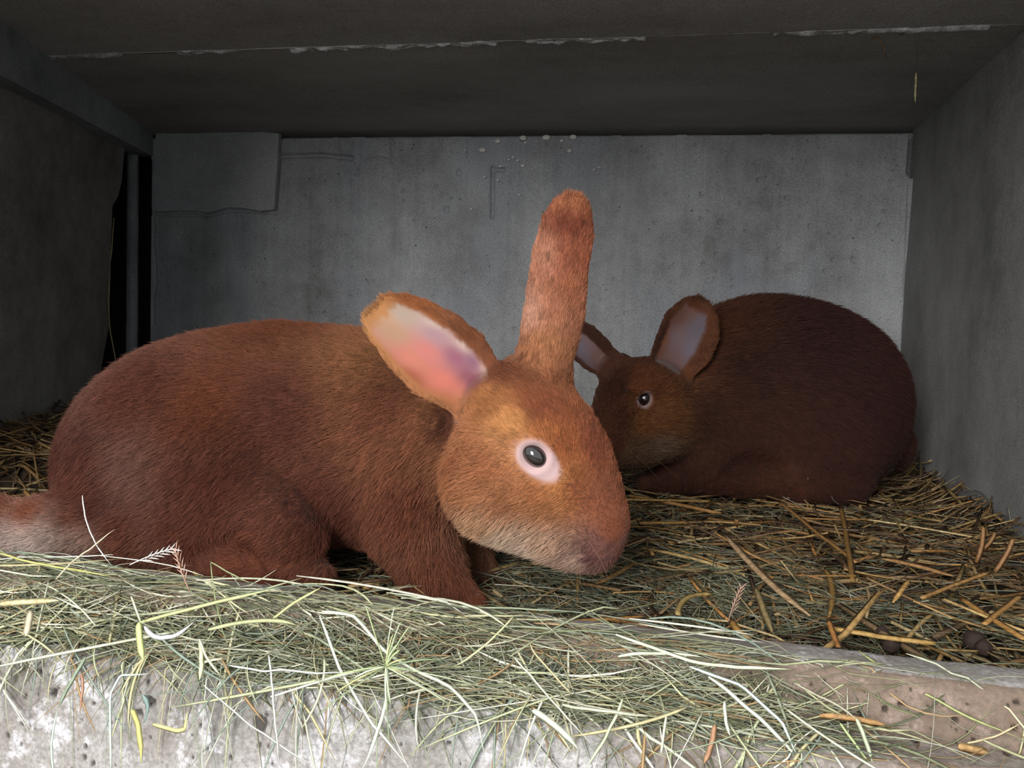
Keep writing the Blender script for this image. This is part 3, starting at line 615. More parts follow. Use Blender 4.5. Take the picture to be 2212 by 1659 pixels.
# feathery seed heads
for (px, py, t, ang, lab) in [(335, 1200, .49, .35, 'feathery white grass seed head lying in front of the haunch'), (392, 1225, .49, 1.9, 'tiny reddish branching grass tip rising from the hay'),
                              (1590, 1300, .60, 1.2, 'small branching grass tip on the bedding by the sill')]:
    c0 = at(px, py, t); root = bpy.data.objects.new('seed_head', None); COL.objects.link(root); root.location = c0
    tag(root, lab, 'grass')
    d = RT*math.cos(ang)+UP*math.sin(ang); n_ = -RT*math.sin(ang)+UP*math.cos(ang)
    colr_ = G(235, 232, 225) if px < 350 else G(200, 160, 140)
    stalk('stem', [-d*.016, n_*.001, d*.012], .0004, colr_, mat=MAT_HAY, up=(0, -1, .3), parent=root)
    for i in range(11):
        b0 = d*(-.008+.0018*i); sd = 1 if i % 2 else -1
        stalk('spikelet', [b0, b0+d*.003+n_*sd*.0012, b0+d*.006+n_*sd*.0030], .0004, colr_, mat=MAT_HAY, up=(0, -1, .3), k=4, parent=root, taper=(.3, .1))
# droppings
MAT_DROP = plain('dropping', lin(50, 38, 32), 0.8).m
for px, py, rr, lab in [(1925, 1392, .0062, 'round dark dropping behind the sill at right'), (1905, 1365, .0045, 'small dark dropping above the round one by the sill'), (2105, 1385, .0075, 'large crumbly dark dropping near the right end of the sill'),
                        (2125, 1400, .0055, 'smaller dark dropping touching the large crumbly one')]:
    bm = bmesh.new(); bmesh.ops.create_icosphere(bm, subdivisions=3, radius=rr)
    for v in bm.verts: v.co *= 1+0.10*math.sin(v.co.x*900+px)*math.sin(v.co.y*1100)+0.06*math.sin(v.co.z*1500)
    me = bpy.data.meshes.new('dropping'); bm.to_mesh(me); bm.free()
    o = link('dropping', me, MAT_DROP); p = on_z(px, py, 0.0); o.location = (p[0], p[1], p[2]); tag(o, lab, 'dropping')
# ------------------------------------------------------------------ rabbits
# bodies are one continuous surface: a smooth union of ellipsoids and tapered limbs, meshed by surface nets.
# local frame of a rabbit: X to the side it faces or not, Y up, Z away (metres); K() gives such a point.
AX = np.stack([RT, UP, FW])                               # rows: local axes in the world
def K(px, py, t): return np.array([(px-CX)/F*t, -(py-CY)/F*t, t])
def to_world(P): return CAM+P@AX
class Field:
    def __init__(s, lo, hi, h):
        s.lo, s.h = np.array(lo, float), h
        s.n = np.ceil((np.array(hi)-s.lo)/h).astype(int)+1
        s.f = np.full(s.n, 0.05, np.float32)
        s.ax = [s.lo[i]+h*np.arange(s.n[i]) for i in range(3)]
    def sub(s, c, rad):
        a = np.clip(((c-rad-s.lo)/s.h).astype(int), 0, s.n-1); b = np.clip(((c+rad-s.lo)/s.h).astype(int)+2, 1, s.n)
        sl = tuple(slice(a[i], b[i]) for i in range(3))
        g = np.meshgrid(*[s.ax[i][sl[i]] for i in range(3)], indexing='ij', sparse=True)
        return sl, g
    def union(s, sl, d, k):
        a = s.f[sl]; h = np.clip(0.5+0.5*(a-d)/k, 0, 1)
        s.f[sl] = a*(1-h)+d*h-k*h*(1-h)
    def cut(s, sl, d, k):
        a = s.f[sl]; h = np.clip(0.5-0.5*(a+d)/k, 0, 1)
        s.f[sl] = a*(1-h)-d*h+k*h*(1-h)
    def ell(s, px, py, t, rx, ry, rz, rot=0, k=0.02, op='union', yaw=0):
        """ellipsoid: centre at K(px,py,t); rx, ry in pixels at that distance, rz in metres; rot in the picture plane; yaw turns depth"""
        c = K(px, py, t); a, b = rx/F*t, ry/F*t; R = max(a, b, rz)+0.035
        if k < .006: R = max(a, b, rz)+.012
        sl, (x, y, z) = s.sub(c, R); x = x-c[0]; y = y-c[1]; z = z-c[2]
        r = math.radians(rot); u = x*math.cos(r)+y*math.sin(r); v = -x*math.sin(r)+y*math.cos(r)
        w_ = math.radians(yaw); u, z = u*math.cos(w_)+z*math.sin(w_), -u*math.sin(w_)+z*math.cos(w_)
        k0 = np.sqrt((u/a)**2+(v/b)**2+(z/rz)**2); k1 = np.sqrt((u/a**2)**2+(v/b**2)**2+(z/rz**2)**2)+1e-9
        d = (k0*(k0-1)/k1).astype(np.float32)
        getattr(s, op)(sl, d, k)
    def limb(s, pts, k=0.012, flat=1.0):
        """pts: (px,py,t,r_px); chain of tapered capsules, flat<1 squeezes depth"""
        for A, B in zip(pts[:-1], pts[1:]):
            a, b = K(*A[:3]), K(*B[:3]); ra, rb = A[3]/F*A[2], B[3]/F*B[2]
            c = (a+b)/2; sl, (x, y, z) = s.sub(c, np.abs(b-a)/2+max(ra, rb)+.03)
            dv = b-a; L2 = dv@dv
            h = np.clip(((x-a[0])*dv[0]+(y-a[1])*dv[1]+(z-a[2])*dv[2])/L2, 0, 1)
            d = np.sqrt((x-a[0]-h*dv[0])**2+(y-a[1]-h*dv[1])**2+((z-a[2]-h*dv[2])/flat)**2)-(ra+(rb-ra)*h)
            s.union(sl, d.astype(np.float32), k)
    def ear(s, B, Tp, tb, tt, up_tab, lo_tab, open_dir, cup, th, k=0.006, swap=False):
        """ear sheet from base pixel B to tip Tp; tables of (s, half width px) on both sides; open_dir -1 opens to the viewer"""
        b = K(*B, tb); e = K(*Tp, tt); u = e-b; L = np.linalg.norm(u); u = u/L
        z = np.array([0, 0, 1.0]); w_ = z-u*(z@u); w_ /= np.linalg.norm(w_); v = np.cross(w_, u)
        if swap: v = -v
        W_ = 0.08; sl, (x, y, zz) = s.sub((b+e)/2, np.abs(e-b)/2+0.045)
        x = x-b[0]; y = y-b[1]; zz = zz-b[2]
        S = (x*u[0]+y*u[1]+zz*u[2])/L; Vv = x*v[0]+y*v[1]+zz*v[2]; Ww = x*w_[0]+y*w_[1]+zz*w_[2]
        tm = (tb+tt)/2/F
        Wp = np.interp(S, [a for a, _ in up_tab], [c*tm for _, c in up_tab]); Wn = np.interp(S, [a for a, _ in lo_tab], [c*tm for _, c in lo_tab])
        half = (Wp+Wn)/2; mid = (Wp-Wn)/2; q = (Vv-mid)/np.maximum(half, .002)
        cd_ = np.interp(S, [0, .3, 1], [cup*1.6, cup, cup*.35])
        w0 = -open_dir*cd_*(1-np.clip(q*q, 0, 1.6))
        slope = 2*cd_*np.abs(q)/np.maximum(half, .004)
        tk = th*np.interp(S, [-.1, .15, 1], [1.8, 1.15, .85])*(1+.25*np.clip(q*q, 0, 1))
        d1 = np.abs(Ww-w0)/np.sqrt(1+slope**2)-tk; d2 = (np.abs(q)-1)*half*0.9; d3 = (S-1.0)*L; d4 = (-0.06-S)*L
        m = np.maximum(np.maximum(d2, d3), d4)
        d = np.maximum(d1, m); both = (d1 > -tk*.6) & (m > -tk*.6)
        d = np.where(both, np.sqrt(np.maximum(d1+tk*.6, 0)**2+np.maximum(m+tk*.6, 0)**2)-tk*.6, d)
        s.union(sl, d.astype(np.float32), k)
        return dict(q=(-.84, .84, .93), b=b, u=u, v=v, w=w_, L=L, up=up_tab, lo=lo_tab, tm=tm, open=open_dir)
    def mesh(s):
        f = s.f; sg = f < 0
        c = [sg[i:f.shape[0]-1+i, j:f.shape[1]-1+j, k:f.shape[2]-1+k] for i in (0, 1) for j in (0, 1) for k in (0, 1)]
        cnt = sum(a.astype(np.int8) for a in c); act = (cnt > 0) & (cnt < 8)
        idx = np.full(act.shape, -1, np.int64); ii = np.argwhere(act); idx[act] = np.arange(len(ii))
        pos = np.zeros((len(ii), 3)); num = np.zeros(len(ii))
        corners = [(i, j, k) for i in (0, 1) for j in (0, 1) for k in (0, 1)]
        fv = {cr: f[ii[:, 0]+cr[0], ii[:, 1]+cr[1], ii[:, 2]+cr[2]] for cr in corners}
        for a in corners:
            for ax in range(3):
                if a[ax]: continue
                b = list(a); b[ax] = 1; b = tuple(b); fa, fb = fv[a], fv[b]; m = (fa < 0) != (fb < 0)
                tt = np.where(m, fa/np.where(m, fa-fb, 1), 0)
                p = np.array(a, float)[None].repeat(len(ii), 0); p[:, ax] = tt
                pos += p*m[:, None]; num += m
        V = s.lo+s.h*(ii+pos/num[:, None]); Q = []
        for ax in range(3):
            o1, o2 = [(1, 2), (2, 0), (0, 1)][ax]
            sA = [slice(1, -1)]*3; sA[ax] = slice(0, f.shape[ax]-1); sB = list(sA); sB[ax] = slice(1, f.shape[ax])
            a, b = sg[tuple(sA)], sg[tuple(sB)]
            e = np.argwhere(a != b); off = np.array([1, 1, 1]); off[ax] = 0; e = e+off
            inside = sg[e[:, 0], e[:, 1], e[:, 2]]
            d1 = np.zeros(3, int); d1[o1] = 1; d2 = np.zeros(3, int); d2[o2] = 1
            g = lambda p: idx[p[:, 0], p[:, 1], p[:, 2]]
            q = np.stack([g(e-d1-d2), g(e-d2), g(e), g(e-d1)], 1)
            q[~inside] = q[~inside][:, ::-1]; Q.append(q)
        Q = np.vstack(Q); Q = Q[(Q >= 0).all(1)]
        return V, Q
def idw(P, ctr, val, pw=4):
    ctr = np.array(ctr); val = np.array(val, float); out = np.zeros((len(P), val.shape[1])); ws = np.zeros(len(P))
    for c, v in zip(ctr, val):
        w_ = 1/(((P-c)**2).sum(1)+1e-6)**(pw/2); out += w_[:, None]*v; ws += w_
    return out/ws[:, None]
def normals(V, Q):
    n = np.cross(V[Q[:, 2]]-V[Q[:, 0]], V[Q[:, 3]]-V[Q[:, 1]]); N = np.zeros_like(V)
    for i in range(4):
        for j in range(3): N[:, j] += np.bincount(Q[:, i], n[:, j], len(V))
    return N/(np.linalg.norm(N, axis=1)[:, None]+1e-12)
def smooth(V, Q, it=2):
    for _ in range(it):
        S = np.zeros_like(V); c = np.zeros(len(V))
        for a, b in ((0, 1), (1, 2), (2, 3), (3, 0)):
            for j in range(3):
                S[:, j] += np.bincount(Q[:, a], V[Q[:, b], j], len(V))+np.bincount(Q[:, b], V[Q[:, a], j], len(V))
            c += np.bincount(Q[:, a], minlength=len(V))+np.bincount(Q[:, b], minlength=len(V))
        V = V*.5+.5*S/np.maximum(c, 1)[:, None]
    return V
def in_ear(P, N, E):
    """0..1: how much a point lies on the open inside of an ear, plus its own (s,q)"""
    d = P-E['b']; S = d@E['u']/E['L']; v = d@E['v']; w_ = d@E['w']
    Wp = np.interp(S, [a for a, _ in E['up']], [c*E['tm'] for _, c in E['up']]); Wn = np.interp(S, [a for a, _ in E['lo']], [c*E['tm'] for _, c in E['lo']])
    half = (Wp+Wn)/2; q = (v-(Wp-Wn)/2)/np.maximum(half, .002)
    near = (S > .02) & (S < 1.05) & (np.abs(q) < 1.1) & (np.abs(w_) < .03)
    face = (N@E['w'])*E['open'] > 0.05
    lim = E['q']; sw = np.clip(np.minimum(np.minimum(q-lim[0], lim[1]-q)/.16, np.minimum((lim[2]-S)/.08, (S-.10)/.14)), 0, 1)*near*face
    E['soft'] = sw*sw*(3-2*sw)
    return near, near & face & (S > .1) & (q > E['q'][0]) & (q < E['q'][1]) & (S < E['q'][2]), S, q

def fur_mat(name, rough=0.62):
    t = NT(name, rough, 0.12); a = t.add('ShaderNodeAttribute', attribute_name='Col')
    t.link(a.outputs['Color'], t.b.inputs['Base Color'])
    t.b.inputs['Sheen Weight'].default_value = 0.15; t.b.inputs['Sheen Roughness'].default_value = 0.4
    return t.m
MAT_FUR = fur_mat('red_brown_fur'); MAT_SKIN = fur_mat('skin_and_underfur', 0.75)
te = NT('eye_glossy_dark', 0.04, 0.7); te.b.inputs['Base Color'].default_value = (0.010, 0.006, 0.005, 1); te.b.inputs['Coat Weight'].default_value = 1.0; te.b.inputs['Coat Roughness'].default_value = .02
MAT_EYE = te.m
MAT_WHISK = plain('whisker', lin(150, 112, 90), 0.4).m

def finish_rabbit(fld, name, label, ears, eye, eye_r, colors, flows, lengths, nhair, hair_r, base, seed, bald=()):
    r = np.random.default_rng(seed)
    V, Q = fld.mesh(); V = smooth(V, Q, 2); N = normals(V, Q)
    # eye position on the surface
    pr_ = np.stack([CX+F*V[:, 0]/V[:, 2], CY-F*V[:, 1]/V[:, 2]], -1)
    m = np.hypot(*(pr_-np.array(eye)).T) < 5
    ec = V[m][np.argmin(V[m][:, 2])]; en = N[m][np.argmin(V[m][:, 2])]
    dv = V-ec; de = np.linalg.norm(dv, axis=1)
    V = V+N*(0.22*eye_r*np.exp(-((de-1.25*eye_r)/(.35*eye_r))**2)-0.5*eye_r*np.exp(-(de/(.8*eye_r))**2))[:, None]
    N = normals(V, Q)
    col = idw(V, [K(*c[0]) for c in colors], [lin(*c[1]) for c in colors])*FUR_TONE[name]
    inner = np.zeros(len(V), bool); onear = np.zeros(len(V), bool)
    for E, cols in ears:
        near, ins, S, q = in_ear(V, N, E); onear |= near
        if cols:
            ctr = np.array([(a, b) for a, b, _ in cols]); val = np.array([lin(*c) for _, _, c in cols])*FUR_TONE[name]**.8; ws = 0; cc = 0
            for c_, v_ in zip(ctr, val):
                w_ = 1/((S-c_[0])**2+(0.45*(q-c_[1]))**2+.004)**1.6; cc = cc+w_[:, None]*v_; ws = ws+w_
            cc = cc/ws[:, None]; sw = E['soft'][:, None]; sw = np.clip(sw+(sw*(1-sw)*2)*vnoise(V[:, 0], V[:, 1]+V[:, 2], 500, 5, 2)[:, None], 0, 1); col = col*(1-sw)+cc*sw
        inner |= ins
    # bare eyelid skin: an oval drawn out toward the nose
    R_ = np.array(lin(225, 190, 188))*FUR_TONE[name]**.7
    dirs = np.array(eye_dir(name)); dd = dv-np.outer(dv@dirs*0.0, dirs)
    along = dv@dirs; off = np.linalg.norm(dv-np.outer(along, dirs), axis=1)
    ell_ = np.hypot(np.where(along > 0, along/(1.0+EYE_STRETCH[name]), along/1.05), off*1.12)
    wlid = np.clip((1.62*eye_r*EYE_RING[name]-ell_)/(.35*eye_r), 0, 1)
    col = col*(1-wlid[:, None])+R_*wlid[:, None]
    root = bpy.data.objects.new(name, None); COL.objects.link(root); root.location = to_world(K(*base)); Winv = -np.array(root.location)
    tag(root, label, 'rabbit')
    me = mesh_np('body', to_world(V)+Winv, Q, col*0.85); body = link('body', me, MAT_SKIN, root)
    # eyeball
    bm = bmesh.new(); bmesh.ops.create_uvsphere(bm, u_segments=32, v_segments=20, radius=eye_r)
    ex = Vector(eye_dir(name)@AX); ey = Vector(FW); 
    for v_ in bm.verts: v_.co = v_.co+ex*(v_.co.dot(ex)*(EYE_LONG[name]-1)); ez = ex.cross(ey).normalized(); v_.co -= ez*(v_.co.dot(ez)*.16)
    me = bpy.data.meshes.new('eye'); bm.to_mesh(me); bm.free(); e = link('eye', me, MAT_EYE, root)
    e.location = to_world(ec-en*eye_r*0.50)+Winv
    # mirrored far eye is out of sight on these heads but a head has two
    far = np.array(FAR_EYE[name]); e2 = link('eye', me, MAT_EYE, root); e2.location = to_world(K(*far))+Winv
    # fur as curves
    tri = np.vstack([Q[:, [0, 1, 2]], Q[:, [0, 2, 3]]]); a, b, c = V[tri[:, 0]], V[tri[:, 1]], V[tri[:, 2]]
    fd = idw(V, [K(*c_[0]) for c_ in flows], [K(*c_[1])-K(*c_[0]) for c_ in [((f[0]), (f[0][0]+f[1][0], f[0][1]+f[1][1], f[0][2]+(f[1][2] if len(f[1]) > 2 else 0))) for f in flows]], 4)
    for E, _ in ears:
        near = in_ear(V, N, E)[0]; fd[near] = E['u']
    fd /= np.linalg.norm(fd, axis=1)[:, None]+1e-9
    ln = idw(V, [K(*c_[0]) for c_ in lengths], [[c_[1]] for c_ in lengths], 4)[:, 0]
    ln[onear] = 0.0062; ln[inner] = 0.0016; ln[wlid > .5] = 0.0
    area = np.linalg.norm(np.cross(b-a, c-a), axis=1); dens = area*(ln[tri[:, 0]] > 0.001)*np.where(onear[tri[:, 0]], 2.2, 1)*np.where(inner[tri[:, 0]], .35, 1)
    oe = onear.astype(float); ti = np.searchsorted(np.cumsum(dens)/dens.sum(), r.uniform(0, 1, nhair)); ti = np.minimum(ti, len(tri)-1)
    u1, u2 = r.uniform(0, 1, (2, nhair)); fl = u1+u2 > 1; u1[fl], u2[fl] = 1-u1[fl], 1-u2[fl]
    bc = np.stack([1-u1-u2, u1, u2], -1)
    def ip(A): return (A[tri[ti]]*(bc[..., None] if A.ndim == 2 else bc)).sum(1)
    P0 = ip(V); n0 = ip(N); f0 = ip(fd); l0 = ip(ln); c0 = ip(col)
    n0 /= np.linalg.norm(n0, axis=1)[:, None]+1e-9
    f0 = f0-n0*(f0*n0).sum(1)[:, None]; f0 /= np.linalg.norm(f0, axis=1)[:, None]+1e-9
    # clumps: hairs of one clump share a deflection
    cl = np.floor(P0/0.006).astype(int); hsh = (cl[:, 0]*73856093 ^ cl[:, 1]*19349663 ^ cl[:, 2]*83492791) & 4095
    tabl = r.normal(0, 1, (4096, 3)); jit = tabl[hsh]*0.085+r.normal(0, 0.13, (nhair, 3))
    l0 = l0*r.uniform(0.6, 1.15, nhair)
    e0 = ip(oe)[:, None]; d0 = n0*(0.70-.30*e0)+f0*(0.7+.3*e0)+jit*.7*(1-.5*e0); d0 /= np.linalg.norm(d0, axis=1)[:, None]
    d1 = n0*(0.18-.1*e0)+f0*1.0+jit*(1-.5*e0); d1 /= np.linalg.norm(d1, axis=1)[:, None]
    st = np.linspace(0, 1, 4)
    C = np.stack([P0-n0*.0008+d0*(l0*s_*(1-s_*.5))[:, None]+d1*(l0*s_*s_*.62)[:, None] for s_ in st], 1)
    hc = bpy.data.hair_curves.new('fur'); hc.add_curves([4]*nhair)
    hc.attributes['position'].data.foreach_set('vector', np.ascontiguousarray(to_world(C.reshape(-1, 3))+Winv, np.float32).ravel())
    ra = hc.attributes.get('radius') or hc.attributes.new('radius', 'FLOAT', 'POINT')
    thin = np.where(l0 < .003, .6, 1.0)
    ra.data.foreach_set('value', (hair_r*thin[:, None]*np.array([1, .9, .65, .12])[None]).astype(np.float32).ravel())
    ca = hc.attributes.new('Col', 'FLOAT_COLOR', 'CURVE')
    vr = r.normal(1, .16, nhair)*(1+0.10*tabl[hsh, 0]); cc = np.ones((nhair, 4), np.float32); cc[:, :3] = c0*np.clip(vr, .5, 1.6)[:, None]
    ca.data.foreach_set('color', cc.ravel()); hc.materials.append(MAT_FUR)
    fo = bpy.data.objects.new('fur', hc); COL.objects.link(fo); fo.parent = root; tag(fo, kind='stuff')
    return root, V, N, Winv
def whiskers(root, Winv, V, spots, mat=MAT_WHISK):
    for (p0, p1, t1) in spots:
        pr_ = np.stack([CX+F*V[:, 0]/V[:, 2], CY-F*V[:, 1]/V[:, 2]], -1); m = np.hypot(*(pr_-np.array(p0)).T) < 6
        a = V[m][np.argmin(V[m][:, 2])] if m.any() else K(*p0, t1)
        b = K(*p1, t1); mid = (a+b)/2+np.array([0, .004, -.004])
        P3 = [to_world(q_)+Winv for q_ in (a, mid, b)]
        stalk('whisker', P3, .00010, lin(150, 110, 85), mat=mat, up=(0, -1, .3), k=8, parent=root, taper=(1, .1))
EYE_RING = {}; EYE_LONG = {'rabbit': 1.16, 'rabbit.001': 1.15}; EYE_STRETCH = {}; FUR_TONE = {'rabbit': .62, 'rabbit.001': .25}; FAR_EYE = {}; _ED = {}  # rear rabbit's lower tone paints its shade into the fur colour
def eye_dir(n): return _ED[n]

# ---- front rabbit, facing right, head turned a little to us
A = Field((-0.40, -0.205, 0.50), (0.12, 0.165, 0.82), 0.0021)
t0 = .715
A.ell(415, 980, t0, 240, 238, .083, rot=20, k=.03)                 # rump
A.ell(320, 1040, t0, 155, 185, .072, rot=15, k=.03)
A.ell(615, 915, t0, 285, 214, .076, rot=-2, k=.03)                 # loin and back
A.ell(800, 940, t0-.01, 205, 215, .070, rot=-15, k=.03)            # shoulders
A.ell(700, 1035, t0, 310, 120, .064, k=.03)                        # belly
A.ell(900, 1020, t0-.03, 135, 190, .060, rot=10, k=.03)            # chest
A.ell(960, 960, .665, 120, 120, .050, k=.03)                       # neck
A.ell(425, 1050, .652, 200, 165, .036, rot=-25, k=.013)            # near haunch
A.ell(600, 1115, .645, 120, 78, .028, rot=-38, k=.014)             # knee
A.ell(320, 1130, .668, 160, 110, .038, rot=-20, k=.025)
A.limb([(370, 1205, .655, 55), (500, 1240, .645, 42), (690, 1240, .640, 28)], k=.014)                  # near hind foot
A.limb([(230, 1130, .66, 70), (120, 1150, .645, 62), (-40, 1150, .635, 62), (-120, 1150, .635, 50)], k=.018)     # hind foot stretched back out of the picture
A.ell(875, 1060, .652, 105, 170, .034, rot=14, k=.015)              # upper foreleg
A.limb([(890, 1150, .650, 82), (935, 1230, .640, 62), (965, 1285, .632, 46), (1020, 1308, .626, 30)], k=.014)
A.limb([(960, 1120, .705, 70), (1010, 1210, .70, 42), (1050, 1270, .70, 34), (1090, 1290, .70, 26)], k=.014)  # far foreleg
# head
th = .605
A.ell(1150, 960, th, 150, 140, .044, rot=-28, k=.018)              # skull
A.ell(1085, 1035, th-.003, 125, 128, .042, rot=-25, k=.018)        # cheek
A.ell(1205, 1050, th-.004, 135, 128, .038, rot=-42, k=.018)        # snout
A.ell(1258, 1118, th-.008, 90, 88, .031, rot=-55, k=.016)          # muzzle
A.ell(1292, 1152, th-.010, 54, 62, .024, rot=-50, k=.012)          # nose
A.ell(1185, 1130, th, 125, 68, .030, rot=-18, k=.016)              # lower jaw
A.ell(1255, 1185, th-.004, 72, 38, .020, rot=-12, k=.010)          # lips and chin
A.ell(1090, 880, th+.01, 90, 90, .036, k=.02)                      # crown behind the ears
A.ell(1165, 820, th+.015, 62, 80, .026, rot=5, k=.016)             # root of far ear
A.ell(1052, 905, th+.016, 48, 60, .020, rot=45, k=.012)            # root of near ear
A.ell(1150, 940, th-.040, 58, 22, .010, rot=-25, k=.012)           # brow
A.ell(1200, 1030, th-.038, 60, 24, .008, rot=-52, k=.012)          # cheek bone under the eye
A.ell(1322, 1188, th-.036, 15, 6, .006, rot=35, k=.003, op='cut')  # nostril
A.limb([(1310, 1205, th-.03, 3), (1255, 1206, th-.035, 3)], k=.004)
ear_a = A.ear((1040, 900), (805, 665), .598, .612, [(-.06, 45), (.0, 70), (.16, 108), (.33, 124), (.53, 121), (.75, 99), (.9, 72), (.97, 52), (1.0, 34)],
              [(-.06, 36), (.06, 36), (.21, 44), (.39, 65), (.62, 66), (.8, 56), (.9, 50), (.97, 40), (1.0, 28)], -1, .011, .0017, swap=True)
ear_b = A.ear((1165, 800), (1240, 424), .618, .600, [(-.06, 55), (.06, 54), (.35, 58), (.67, 63), (.84, 57), (.92, 46), (.97, 32), (1.0, 14)],
              [(-.06, 66), (.04, 66), (.33, 73), (.61, 60), (.8, 57), (.92, 44), (.97, 32), (1.0, 14)], 1, .017, .0026)
ear_a['q'] = (-.88, .66, .95)
EYE_RING['rabbit'] = .98; EYE_STRETCH['rabbit'] = .75; FAR_EYE['rabbit'] = (1175, 960, th+.036)
_ed = K(1230, 1060, th)-K(1150, 985, th); _ED['rabbit'] = _ed/np.linalg.norm(_ed)
BODY = (112, 62, 46); DK = (95, 50, 38); ORG = (186, 116, 74); TAN = (200, 140, 98); PALEF = (222, 190, 160)
colors = [((100, 1140, .605), (222, 196, 182)), ((-60, 1160, .60), (225, 205, 195)), ((40, 1195, .605), (215, 195, 185)), ((130, 1165, .605), (205, 175, 160)), ((150, 1040, .64), BODY), ((110, 980, .66), DK), ((210, 1090, .63), DK), ((260, 1140, .625), BODY), ((180, 1060, .635), BODY), ((300, 850, .65), BODY), ((200, 1000, .65), DK), ((600, 700, .70), (120, 66, 40)), ((600, 900, .64), BODY), ((450, 1050, .62), BODY), ((700, 1100, .64), BODY), ((450, 880, .64), (128, 70, 45)),
          ((850, 900, .64), (134, 78, 56)), ((880, 1100, .61), (130, 74, 52)), ((950, 1250, .61), (125, 72, 50)), ((1050, 1290, .61), (140, 80, 55)), ((400, 1150, .62), BODY), ((500, 1240, .62), (130, 72, 50)),
          ((-20, 1090, .62), (140, 75, 45)), ((60, 1095, .62), (140, 75, 45)), ((150, 1110, .62), (120, 64, 42)), ((-20, 1150, .60), (225, 205, 195)), ((70, 1165, .60), (225, 202, 190)), ((170, 1185, .61), (190, 150, 130)), ((30, 1130, .605), (200, 165, 150)), ((250, 1180, .62), (125, 74, 54)),
          ((1150, 850, .56), (160, 90, 58)), ((1230, 880, .56), (165, 92, 60)), ((1300, 960, .57), (165, 92, 64)), ((1100, 915, .56), (226, 158, 96)), ((1090, 960, .56), (205, 140, 92)), ((1180, 880, .56), (150, 82, 55)), ((1190, 935, .555), (205, 128, 76)), ((1250, 1060, .555), (180, 106, 66)), ((1215, 1075, .55), (214, 146, 92)), ((1305, 1207, .565), (96, 58, 66)), ((1280, 1212, .57), (120, 78, 76)), ((1220, 960, .56), (190, 112, 68)), ((1220, 1040, .55), (205, 135, 80)),  # includes the golden highlight above the eye, painted as fur colour
          ((1180, 1090, .55), (192, 122, 76)), ((1050, 1000, .56), (188, 120, 80)), ((1010, 1050, .57), (190, 124, 84)), ((1100, 1080, .555), (196, 130, 88)), ((1300, 1080, .565), (168, 100, 70)), ((1330, 1150, .57), (158, 92, 64)), ((1345, 1100, .575), (176, 104, 72)),
          ((1300, 1195, .57), (150, 100, 88)), ((1250, 1215, .575), (196, 160, 140)), ((1180, 1190, .57), (222, 180, 150)), ((1090, 1165, .575), (228, 196, 168)), ((1040, 1130, .575), (215, 165, 125)), ((1140, 1190, .58), (225, 195, 170)),
          ((980, 1000, .58), (175, 108, 72)), ((975, 940, .59), (190, 125, 85)), ((1060, 870, .575), (185, 120, 72)), ((1110, 840, .60), (120, 64, 44)), ((990, 930, .62), (95, 52, 36)), ((930, 950, .64), (122, 70, 50)),
          ((1170, 760, .60), (190, 126, 86)), ((1130, 680, .60), (215, 158, 132)), ((1200, 680, .60), (200, 132, 100)), ((1175, 560, .60), (210, 145, 115)), ((1235, 445, .60), (184, 114, 78)), ((1260, 560, .60), (184, 108, 76)), ((1228, 500, .60), (138, 70, 50)), ((1222, 560, .60), (170, 98, 72)), ((1230, 640, .60), (190, 118, 84)),
          ((805, 690, .61), (200, 140, 88)), ((900, 650, .61), (160, 95, 55)), ((1040, 710, .60), (130, 75, 45)), ((900, 860, .60), (195, 130, 85)), ((820, 790, .605), (195, 132, 85)), ((1090, 800, .59), (130, 74, 46))]
flows = [((150, 1000, .66), (-20, 60)), ((300, 850, .65), (-80, 60)), ((450, 750, .66), (-90, 10)), ((450, 1000, .63), (-60, 60)), ((350, 1100, .63), (-80, 50)), ((600, 1150, .63), (-80, 40)), ((600, 850, .65), (-100, 10)),
         ((700, 950, .64), (-90, 25)), ((700, 700, .68), (-100, -5)), ((850, 900, .64), (-60, 40)), ((860, 1100, .62), (-40, 80)), ((950, 1250, .61), (0, 90)), ((780, 1150, .64), (-50, 60)), ((60, 1150, .62), (-90, 10)), ((500, 1240, .63), (60, 10)),
         ((1300, 1150, .57), (-40, -60)), ((1250, 1000, .56), (-50, -80)), ((1200, 900, .56), (-60, -70)), ((1150, 1080, .55), (-90, 10)), ((1050, 1030, .56), (-80, 20)), ((1060, 1130, .57), (-60, 60)), ((1180, 1170, .57), (-70, 50)),
         ((1100, 880, .57), (-60, -50)), ((960, 1000, .60), (-60, 40)), ((1290, 1200, .57), (-60, 30)), ((1200, 1050, .55), (-80, 50)), ((930, 1020, .63), (-50, 60))]
lengths = [((400, 950, .64), .0098), ((150, 1000, .66), .011), ((700, 900, .65), .0095), ((880, 1100, .62), .011), ((950, 1250, .61), .007), ((1050, 1300, .61), .005), ((500, 1240, .63), .007), ((60, 1150, .62), .009),
           ((1150, 900, .56), .006), ((1250, 1000, .56), .005), ((1320, 1150, .57), .0035), ((1100, 1080, .555), .008), ((1070, 1150, .57), .012), ((1180, 1190, .57), .010), ((1255, 1215, .57), .006), ((1200, 1010, .55), .004), ((1120, 1000, .55), .005),
           ((990, 1050, .58), .010), ((980, 940, .59), .007)]
ear_a_cols = [(.95, 0, (200, 160, 125)), (.85, .3, (185, 165, 150)), (.8, -.3, (190, 150, 120)), (.6, -.5, (218, 134, 114)), (.35, -.4, (222, 126, 110)), (.55, -.1, (216, 130, 120)), (.6, .35, (180, 140, 150)), (.4, .25, (160, 95, 118)), (.3, .45, (140, 90, 120)),
              (.2, .1, (140, 75, 92)), (.1, .1, (112, 62, 66)), (.4, .62, (225, 200, 185)), (.65, .6, (215, 190, 175)), (.2, .6, (215, 180, 160)), (.85, .5, (190, 165, 145)), (.5, -.85, (170, 95, 65)), (.25, -.85, (190, 120, 80)), (.08, -.5, (195, 130, 85))]
